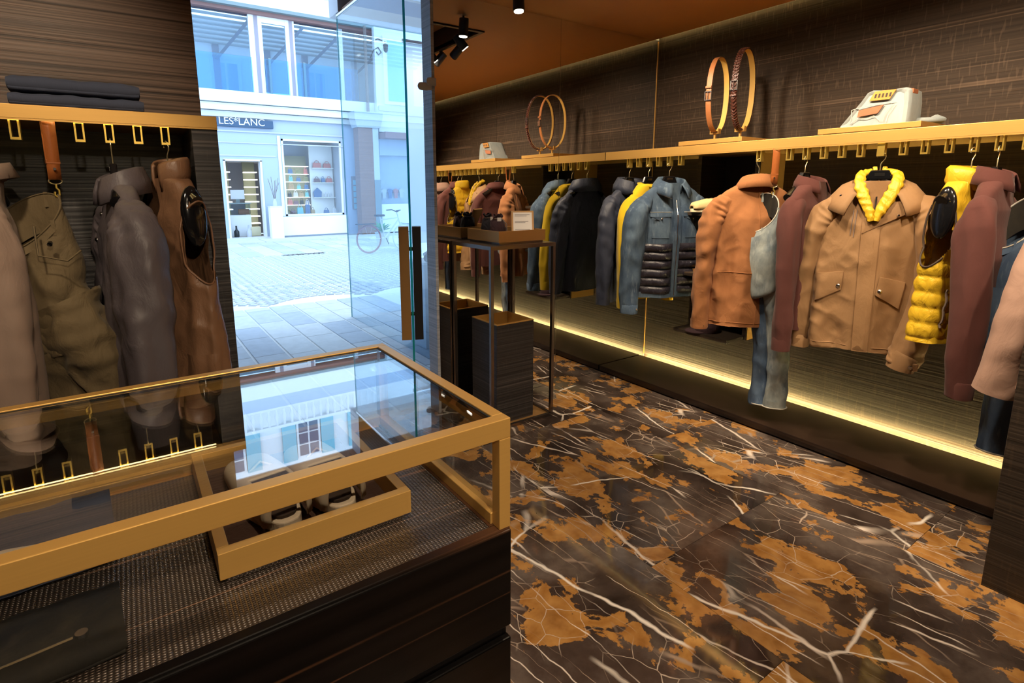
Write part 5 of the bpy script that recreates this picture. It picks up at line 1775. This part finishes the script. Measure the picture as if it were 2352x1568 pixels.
def belt(label, y, mat, plaited, rx=.135, rzv=.238, xc=3.43):
    b_ = thing('belt', label, 'belt', (xc, y, RZ + .062), rad(10), 'belts on stands')
    n = 96
    w, t_ = .0175, .0045
    def pt(q, off):
        c_, s_ = math.cos(q), math.sin(q)
        return ((rx + off) * np.sign(c_) * abs(c_) ** .92, rzv + (rzv + off) * np.sign(s_) * abs(s_) ** .92)
    qs = [2 * math.pi * k / n for k in range(n)]
    m = MB()
    m.grid([[(pt(q, t_)[0], -w, pt(q, t_)[1]), (pt(q, t_ + .001)[0], 0, pt(q, t_ + .001)[1]), (pt(q, t_)[0], w, pt(q, t_)[1]), (pt(q, .0012)[0], w, pt(q, .0012)[1]), (pt(q, .0012)[0], -w, pt(q, .0012)[1])] for q in qs], True, True)
    m.build('strap', mat, b_, smooth=30)
    m = MB()
    m.grid([[(pt(q, .001)[0], -w * .98, pt(q, .001)[1]), (pt(q, .001)[0], w * .98, pt(q, .001)[1]), (pt(q, -.001)[0], w * .98, pt(q, -.001)[1]), (pt(q, -.001)[0], -w * .98, pt(q, -.001)[1])] for q in qs], True, True)
    m.build('lining', L_LINE, b_, smooth=30)
    if plaited:
        m = MB()
        for k in range(72):
            q = 2 * math.pi * k / 72
            for s in (-1, 1):
                a0, a1 = pt(q, t_ + .002), pt(q + .075, t_ + .0045)
                m.tube([(a0[0], s * w, a0[1]), (a1[0], s * .002, a1[1])], .0048, 6)
        m.build('plait', mat, b_, smooth=60, kind='stuff')
    # buckle on the room side
    q0 = math.pi * (1.02 if not plaited else .99)
    x_, z_ = pt(q0, t_ + .004)
    fr = MB()
    for a, c_, d_, e_ in ((-w - .006, w + .006, -.030, -.024), (-w - .006, w + .006, .024, .030), (-w - .006, -w, -.030, .030), (w, w + .006, -.030, .030)):
        fr.box(x_ - .006, x_ + .002, a, c_, z_ + d_, z_ + e_)
    fr.build('buckle', CHROME, b_, bevel=.0015)
    MB().cyl((x_ - .006, 0, z_ - .028), (x_ - .006, 0, z_ + .026), .0028, 8).build('prong', CHROME, b_)
    zk = z_ + (.055 if not plaited else -.06)
    box(x_ - .006, x_ + .006, -w - .003, w + .003, zk - .007, zk + .007).build('keeper', mat, b_, bevel=.002)
    st = thing('belt_stand', 'small brass fork stand under the %s' % ('plaited dark belt' if plaited else 'tan belt'), 'stand', (xc, y, RZ), 0, 'belt stands')
    MB().box(-.006, .006, -.006, .006, 0, .045).build('post', GOLD, st)
    f = MB()
    f.box(-.012, .012, -.034, .034, .045, .053).box(-.012, .012, -.034, -.026, .053, .078).box(-.012, .012, .026, .034, .053, .078)
    f.build('fork', GOLD, st)


belt('tan leather belt with silver buckle standing in a loop on the shelf', 2.335, L_TAN, False)
belt('dark brown plaited leather belt standing in a loop on the shelf', 2.150, L_DARK, True, .140, .246)


def pale_jeans(label, y0, y1, xf=3.34):
    """light jeans folded into a leaning wedge, back pocket and leather patch to the room"""
    wd = y0 - y1
    t_ = thing('folded_jeans', label, 'jeans', (xf, (y0 + y1) / 2, RZ), 0, 'pale folded jeans on risers')
    # outline in (v across, z); v = + is image left
    out = [(.50, .0), (.515, .03), (.40, .30), (.22, .72), (.14, .95), (.06, 1.0), (-.06, .97), (-.20, .955), (-.40, .97), (-.47, .90), (-.495, .60), (-.50, .25), (-.50, 0)]
    hgt = .185
    pts = [(v * wd, z * hgt) for v, z in out]
    # resample
    dense = []
    for (a, b_), (c_, d_) in zip(pts[:-1], pts[1:]):
        for k in range(6):
            f = k / 6
            dense.append((a + (c_ - a) * f, b_ + (d_ - b_) * f))
    dense.append(pts[-1])
    cx_, cz_ = 0, hgt * .45
    rows = []
    for dep, sc in ((.012, .80), (.002, .90), (.0, .94), (.010, .985), (.030, 1.0), (.10, 1.0), (.15, .99), (.175, .94), (.18, .85)):
        rows.append([(dep + .10 * max(0, (z - cz_ * 0)) * .55, cx_ + (v - cx_) * sc, max(0.0, cz_ + (z - cz_) * sc if z > .002 else z)) for v, z in dense])
    m = MB()
    m.grid(rows)
    m.f.append(tuple(range(len(dense))))
    o_ = len(rows) - 1
    m.f.append(tuple(o_ * len(dense) + k for k in range(len(dense)))[::-1])
    m.build('folded_body', D_ICE, t_, smooth=50)
    fx = lambda z: .055 * z + .001
    def face(poly, t0, nm, mat, par=t_):
        lo = [(fx(z * hgt) + .004, v * wd, z * hgt) for v, z in poly]
        hi = [(fx(z * hgt) - t0, v * wd, z * hgt) for v, z in poly]
        return MB().hull(lo, hi).build(nm, mat, par)
    lp = face([(.09, .70), (-.20, .69), (-.28, .94), (.02, .95)], .004, 'leather_patch', PATCHL)
    for k in range(5):
        v = .02 - k * .052
        face([(v, .76), (v - .028, .76), (v - .038, .87), (v - .01, .87)], .0048, 'patch_print', INK, lp)
    face([(.235, .28), (-.06, .34), (-.13, .56), (.225, .47)], .004, 'pocket_label', PATCHB)
    def stitch(p):
        MB().tube([(fx(z * hgt) - .001, v * wd, z * hgt) for v, z in p], .0018, 5).build('stitching', D_SEAM, t_)
    stitch([(.33, .12), (.22, .25), (.10, .22), (-.01, .28), (-.10, .12)])
    stitch([(.34, .50), (.33, .30), (.34, .12)])
    stitch([(-.14, .10), (-.16, .30), (-.24, .56)])
    stitch([(-.19, .10), (-.21, .30), (-.29, .56)])
    stitch([(.34, .50), (.0, .60), (-.29, .62)])
    tl = MB().tube([(.12, -wd * .40, .02), (.15, -wd * .60, .018), (.19, -wd * .72, .016), (.22, -wd * .60, .03)], [(.030, .016)] * 4, 12)
    tl.build('leg_fold', D_ICE, t_, smooth=60)
    box(.035, .10, -wd * .485, -wd * .40, hgt * .80, hgt * .93).build('waist_label', PATCHB, t_, bevel=.004)
    return t_


pale_jeans('pale ice blue jeans folded upright on the brass riser above the parka', 1.505, 1.185)
pale_jeans('pale ice blue jeans folded upright at the near end, seen in the mirror', -0.35, -0.67)


# ------------------------------------------------------------------ things in the cubby
def shoe(name, label, loc, rz, mat, sole, L=.28, W=.10, H=.085, inner=DARK, laces=False, group=None):
    """low shoe; local +x = toe"""
    s = thing(name, label, 'shoe', loc, rz, group)
    n, k = 30, 26
    rows, rim = [], []
    for i in range(n):
        u = i / (n - 1)
        x = -L / 2 + L * u
        w = W / 2 * (0.86 + .14 * math.sin(math.pi * min(1, max(0, (u - .15) / .85)))) * min(1, (1 - u) * 9 + .25) ** .5 * min(1, u * 14 + .55) ** .5
        h = H * (1.0 if u < .35 else 1 - .52 * ((u - .35) / .65) ** .85)
        if u > .93:
            h *= 1 - .5 * (u - .93) / .07
        op = u < .55 and u > .05
        row = []
        for j in range(k):
            q = math.pi * j / (k - 1)
            c_, s_ = math.cos(q), math.sin(q)
            row.append((x, w * np.sign(c_) * abs(c_) ** .6, .022 + h * abs(s_) ** .55))
        if op:
            row = [(px, py, min(pz, .022 + h * (.93 - .10 * math.sin(math.pi * (u - .05) / .5)))) for px, py, pz in row]
        rows.append(row)
    m = MB()
    m.grid(rows)
    V = np.array(m.v)
    keep = []
    for f in m.f:
        c_ = V[list(f)].mean(0)
        u = c_[0] / L + .5
        w = W / 2
        if .05 < u < .53 and abs(c_[1]) < w * .64 and c_[2] > .022 + H * .80:
            continue
        keep.append(f)
    m.f = keep
    thick(m.build('upper', mat, s, smooth=60), .004)
    outl = []
    for i in range(40):
        q = 2 * math.pi * i / 40
        u = .5 + .5 * math.cos(q)
        w = W / 2 * 1.06 * (0.76 + .24 * math.sin(math.pi * min(1, max(0, (u - .15) / .85))))
        outl.append(((L / 2 + .004) * math.cos(q), w * np.sign(math.sin(q)) * abs(math.sin(q)) ** .65))
    MB().prism(outl, 0, .024).build('sole', sole, s, bevel=.003)
    MB().prism([(x * .9, y * .86) for x, y in outl], .024, .030).build('insole', inner, s)
    if laces:
        for i in range(4):
            x = L * (.06 + i * .045)
            zz = .022 + H * (.92 - .13 * i)
            MB().tube([(x, -W * .22, zz - .008), (x + .005, 0, zz + .006), (x, W * .22, zz - .008)], .0035, 6).build('lace', mat, s, smooth=60)
    return s


shoe('suede_shoe', 'sand suede shoe on the top board of the cubby', (3.42, 2.34, 1.388), rad(160), SHOE_Y, SOLE, .27, .10, .085)
for k, (nm, m_, z, lab) in enumerate((('tan', WOODF, 0, 'tan flat box, lowest of the small stack in the cubby'), ('dark', STEEL, .026, 'dark flat box, middle of the small stack in the cubby'), ('gold', SOLE, .046, 'sand coloured flat box, top of the small stack in the cubby'))):
    o = thing('flat_box', lab, 'box', (3.47, 2.34 - .01 * k, .9575 + z), rad(8 * k), 'flat boxes stacked in the cubby')
    box(-.08, .08, -.075 + .012 * k, .075 - .012 * k, 0, .015).build('tray', m_, o, bevel=.002)
    box(-.083, .083, -.078 + .012 * k, .078 - .012 * k, .0152, .0195 if k < 2 else .021).build('lid', m_, o, bevel=.001)
o = thing('cap', 'dark plum cap lying on the lowest board of the cubby', 'cap', (3.44, 2.30, .5275), rad(150))
MB().lathe([(.085, 0), (.088, .03), (.075, .075), (.045, .098), (.01, .105)], n=24).build('crown', F_PLUM, o, smooth=60)
MB().prism([(.06 + .10 * math.sin(q), -.08 * math.cos(q)) for q in np.linspace(0, math.pi, 15)], .002, .008).build('brim', F_PLUM, o)

# ------------------------------------------------------------------ tall display stand by the mirror
SX0, SX1, SY0, SY1, SZ = 1.822, 2.338, 2.712, 3.186, 1.206
cxs, cys = (SX0 + SX1) / 2, (SY0 + SY1) / 2
sd = thing('display_stand', 'tall dark steel frame stand against the mirror', 'stand', (cxs, cys, 0))
hx_, hy_ = (SX1 - SX0) / 2, (SY1 - SY0) / 2
bt = .022
for sx in (-1, 1):
    for sy in (-1, 1):
        x, y = sx * (hx_ - bt / 2), sy * (hy_ - bt / 2)
        box(x - bt / 2, x + bt / 2, y - bt / 2, y + bt / 2, 0, SZ - bt).build('leg', STEEL, sd, bevel=.001)
for z in (0, SZ - bt):
    for sy in (-1, 1):
        y = sy * (hy_ - bt / 2)
        box(-hx_ + bt * (z == 0), hx_ - bt * (z == 0), y - bt / 2, y + bt / 2, z, z + bt).build('rail', STEEL, sd, bevel=.001)
    for sx in (-1, 1):
        x = sx * (hx_ - bt / 2)
        box(x - bt / 2, x + bt / 2, -hy_ + bt, hy_ - bt, z, z + bt).build('rail', STEEL, sd, bevel=.001)
box(-hx_ + bt, hx_ - bt, -hy_ + bt, hy_ - bt, .004, .014).build('base_plate', BRONZE, sd)
box(-hx_ + .002, hx_ - .002, -hy_ + .002, hy_ - .002, SZ - .002, SZ + .002).build('top_plate', STEEL, sd)


def open_tray(name, label, x0, x1, y0, y1, z0, z1, t_, mat, inner, cat='tray', foot=True):
    cx_, cy_ = (x0 + x1) / 2, (y0 + y1) / 2
    r_ = thing(name, label, cat, (cx_, cy_, z0))
    a, b_ = (x1 - x0) / 2, (y1 - y0) / 2
    h = z1 - z0
    f0 = .012 if foot else 0
    if foot:
        box(-a + .012, a - .012, -b_ + .012, b_ - .012, 0, f0).build('foot', STEEL, r_)
    box(-a, a, -b_, -b_ + t_, f0, h).build('side', mat, r_, bevel=.001)
    box(-a, a, b_ - t_, b_, f0, h).build('side', mat, r_, bevel=.001)
    box(-a, -a + t_, -b_ + t_, b_ - t_, f0, h).build('side', mat, r_, bevel=.001)
    box(a - t_, a, -b_ + t_, b_ - t_, f0, h).build('side', mat, r_, bevel=.001)
    box(-a + t_, a - t_, -b_ + t_, b_ - t_, f0, f0 + .006).build('base', inner, r_)
    return r_


open_tray('display_tray', 'satin brass tray on top of the tall display stand', 1.925, 2.300, 2.775, 3.150, SZ + .0025, SZ + .085, .012, BRONZE, MAT_SUEDE)
TZ = SZ + .0025 + .019
# framed notice leaning in the tray
nf = thing('framed_notice', 'small wooden framed printed notice leaning in the tray', 'frame', (2.175, 2.855, TZ), rad(-33))
ang = rad(-24)
def tilt(o):
    o.rotation_euler = (ang, 0, 0)
    return o
tilt(box(-.075, .075, -.008, .008, 0, .195).build('backing', WOODF, nf, bevel=.001))
tilt(box(-.062, .062, -.0095, -.008, .013, .182).build('sheet', PAPER, nf))
for z, w in ((.165, .10), (.156, .08), (.118, .09), (.109, .07), (.060, .10), (.051, .10), (.042, .09), (.033, .06)):
    tilt(box(-.052, -.052 + w, -.0102, -.0095, z, z + .0035).build('printed_line', PAPER_T, nf))
tilt(box(-.01, .01, .008, .012, .05, .10).build('strut', WOODF, nf))


def pouch(label, loc, rz, mat):
    p_ = thing('drawstring_pouch', label, 'pouch', loc, rz, 'pouches in the tray')
    prof = [(.048, 0), (.055, .02), (.052, .07), (.043, .115), (.022, .135), (.034, .155), (.028, .16)]
    n = 26
    rows = [[(r_ * (1 + .10 * math.sin(5 * q + z * 60) + .06 * math.sin(9 * q)) * math.cos(q), .75 * r_ * (1 + .10 * math.sin(5 * q + z * 60)) * math.sin(q), z + .008 * math.sin(3 * q) * (z > .1)) for q in np.linspace(0, 2 * math.pi, n, endpoint=False)] for r_, z in prof]
    m = MB()
    m.grid(rows, False, True)
    m.f.append(tuple(range(n))[::-1])
    m.build('bag', mat, p_, smooth=60)
    MB().tube([(.026 * math.cos(q), .021 * math.sin(q), .134) for q in np.linspace(0, 2 * math.pi, 19)], .004, 6).build('drawstring', BROWNW, p_, smooth=60)
    MB().tube([(.02, -.018, .134), (.05, -.03, .10), (.055, -.035, .03)], .0035, 6).build('cord_end', BROWNW, p_, smooth=60)
    box(-.012, .016, -.032, -.030, .118, .142).build('white_tag', PAPER, p_)
    return p_


pouch('black drawstring pouch nearer the mirror in the brass tray', (2.035, 3.065, TZ), rad(20), F_BLACKC)
pouch('plum black drawstring pouch in the middle of the brass tray', (2.035, 2.945, TZ), rad(-20), F_PLUM)
# tall bin inside the stand
bn = thing('tall_bin', 'tall dark veneer bin with brass rim standing inside the frame stand', 'bin', (2.055, 2.92, .0145))
bw, bd, bh = .150, .150, .675
t_ = .012
for x0, x1, y0, y1 in ((-bw, bw, -bd, -bd + t_), (-bw, bw, bd - t_, bd), (-bw, -bw + t_, -bd + t_, bd - t_), (bw - t_, bw, -bd + t_, bd - t_)):
    box(x0, x1, y0, y1, 0, bh).build('side_panel', VEN_D, bn)
    box(x0, x1, y0, y1, bh, bh + .006).build('brass_rim', GOLD, bn)
for x0, x1, y0, y1 in ((-bw + t_, bw - t_, -bd + t_, -bd + t_ + .002), (-bw + t_, bw - t_, bd - t_ - .002, bd - t_), (-bw + t_, -bw + t_ + .002, -bd + t_, bd - t_), (bw - t_ - .002, bw - t_, -bd + t_, bd - t_)):
    box(x0, x1, y0, y1, .1, bh).build('brass_lining', GOLD, bn)
box(-bw + t_, bw - t_, -bd + t_, bd - t_, .10, .11).build('inner_base', GOLD, bn)

# ------------------------------------------------------------------ pier cabinet at the right edge
pc = thing('pier_cabinet', 'dark ribbed veneer cabinet cut off by the right edge of the frame', 'cabinet', (2.79, 0.05, 0))
box(-.12, .12, -.45, .45, .0, 1.20).build('carcass', VEN_B, pc, bevel=.002)
box(-.125, .125, -.455, .455, 1.20, 1.225).build('top_board', EBONY, pc)

# ------------------------------------------------------------------ glass display counter in the foreground
VX0, VX1, VY0, VY1, VT, VB = -1.25, 0.575, 0.790, 1.412, 1.120, 0.890
dc = thing('display_counter', 'foreground glass topped display counter with brass frame and ebony drawers', 'counter', ((VX0 + VX1) / 2, (VY0 + VY1) / 2, 0))
ox, oy = (VX0 + VX1) / 2, (VY0 + VY1) / 2
def vb(x0, x1, y0, y1, z0, z1):
    return MB().box(x0 - ox, x1 - ox, y0 - oy, y1 - oy, z0, z1)
vb(VX0 + .01, VX1 - .012, VY0 + .012, VY1 - .01, .05, VB - .012).build('carcass', EBONY, dc)
vb(VX0 + .04, VX1 - .05, VY0 + .05, VY1 - .05, 0, .05).build('plinth_base', BLACKM, dc)
vb(VX0, VX1, VY0 - .004, VY0 + .012, .668, VB - .004).build('drawer_front', EBONY, dc, bevel=.003)
vb(VX0, VX1, VY0 - .004, VY0 + .012, .06, .640).build('drawer_front', EBONY, dc, bevel=.003)
vb(VX1 - .012, VX1, VY0 + .013, VY1, .06, VB - .004).build('end_panel', EBONY, dc, bevel=.002)
vb(VX0 + .02, VX1 - .036, VY0 + .022, VY1 - .036, VB - .012, VB - .002).build('woven_base', WOVEN, dc)
vb(VX0, VX1, VY0, VY0 + .022, VB - .012, VB).build('edge_strip', EBONY, dc, bevel=.003)
vb(VX1 - .036, VX1, VY0 + .022, VY1, VB - .012, VB).build('edge_strip', EBONY, dc)
vb(VX0, VX1 - .036, VY1 - .036, VY1, VB - .012, VB).build('edge_strip', GOLD, dc)
bw_, bh_ = .026, .040
vb(VX0, VX1, VY0, VY0 + bw_, VT - bh_, VT).build('frame_bar', GOLD, dc, bevel=.0015)
vb(VX0, VX1, VY1 - bw_, VY1, VT - bh_, VT).build('frame_bar', GOLD, dc, bevel=.0015)
vb(VX1 - bw_, VX1, VY0 + bw_, VY1 - bw_, VT - bh_, VT).build('frame_bar', GOLD, dc, bevel=.0015)
for y0 in (VY0, VY1 - bw_):
    vb(VX1 - bw_, VX1, y0, y0 + bw_, VB, VT - bh_).build('corner_post', GOLD, dc, bevel=.0015)
vb(VX1 - .030, VX1 - .004, VY0 + bw_, VY1 - bw_, VB, VB + .024).build('lower_rail', GOLD, dc, bevel=.0015)
vb(VX0, VX1 - bw_, VY1 - .030, VY1 - .004, VB, VB + .024).build('lower_rail', GOLD, dc, bevel=.0015)
vb(VX0 + bw_, VX1 - bw_ - .004, VY0 + bw_ + .004, VY1 - bw_ - .004, VT - .010, VT - .004).build('top_glass', GLASS_TOP, dc)
sgd = vb(VX0, VX1 - bw_, VY0 + bw_, VY0 + bw_ + .004, VT - .012, VT - .003).build('black_gasket', RUBBER, dc)
vb(VX0, VX1 - bw_, VY1 - bw_ - .004, VY1 - bw_, VT - .012, VT - .003).build('black_gasket', RUBBER, dc)
vb(VX1 - bw_ - .004, VX1 - bw_, VY0 + bw_, VY1 - bw_, VT - .012, VT - .003).build('black_gasket', RUBBER, dc)
vb(VX1 - .018, VX1 - .013, VY0 + bw_, VY1 - bw_, VB + .024, VT - bh_).build('end_glass', GLASS, dc)
vb(VX0, VX1 - bw_, VY1 - .018, VY1 - .013, VB + .024, VT - bh_).build('rear_glass', GLASS, dc)

open_tray('shoe_tray', 'satin brass tray holding the cream shoes inside the glass counter', .070, .424, .925, 1.352, VB + .001, VB + .062, .020, GOLD, MAT_SUEDE)
SZT = VB + .001 + .019
shoe('slip_on_shoe', 'cream leather slip on shoe, left of the pair in the counter tray', (.185, 1.125, SZT), rad(97), CREAM, CREAM, .275, .108, .056, INK, True, 'cream shoes in the counter')
shoe('slip_on_shoe', 'cream leather slip on shoe, right of the pair in the counter tray', (.300, 1.118, SZT), rad(93), CREAM, CREAM, .275, .108, .056, INK, True, 'cream shoes in the counter')
folded('folded_jeans', 'dark navy jeans folded at the rear left inside the glass counter', (-.30, 1.215, VB - .001), rad(4), .44, .26, .034, F_NAVYK, 'folded garments in the counter', 9, cat='jeans')
fj = folded('folded_jeans', 'black brown jeans folded at the front left inside the glass counter', (-.245, .915, VB - .001), rad(4), .36, .15, .040, D_DARK, 'folded garments in the counter', 13, cat='jeans')
MB().tube([(.13, -.045, .040), (.13, -.045, .046)], .008, 12).build('jeans_button', CHROME, fj)
MB().tube([(-.17, -.03, .041), (0, -.05, .042), (.12, -.045, .042)], .002, 5).build('seam', F_OLIVE, fj)
wb = thing('wooden_hanger', 'pale wooden trouser hanger lying on the navy jeans in the counter', 'hanger', (-.33, 1.14, VB + .036), rad(8))
MB().tube([(-.14, 0, .008), (0, .01, .010), (.10, .004, .009), (.155, -.012, .008)], [(.010, .007), (.014, .008), (.013, .008), (.008, .006)], 10).build('bar', CREAM, wb, smooth=60)
MB().tube([(0, .02, .010), (0, .05, .010), (.02, .07, .010), (.0, .085, .010)], .003, 6).build('wire_hook', CHROME, wb, smooth=60)
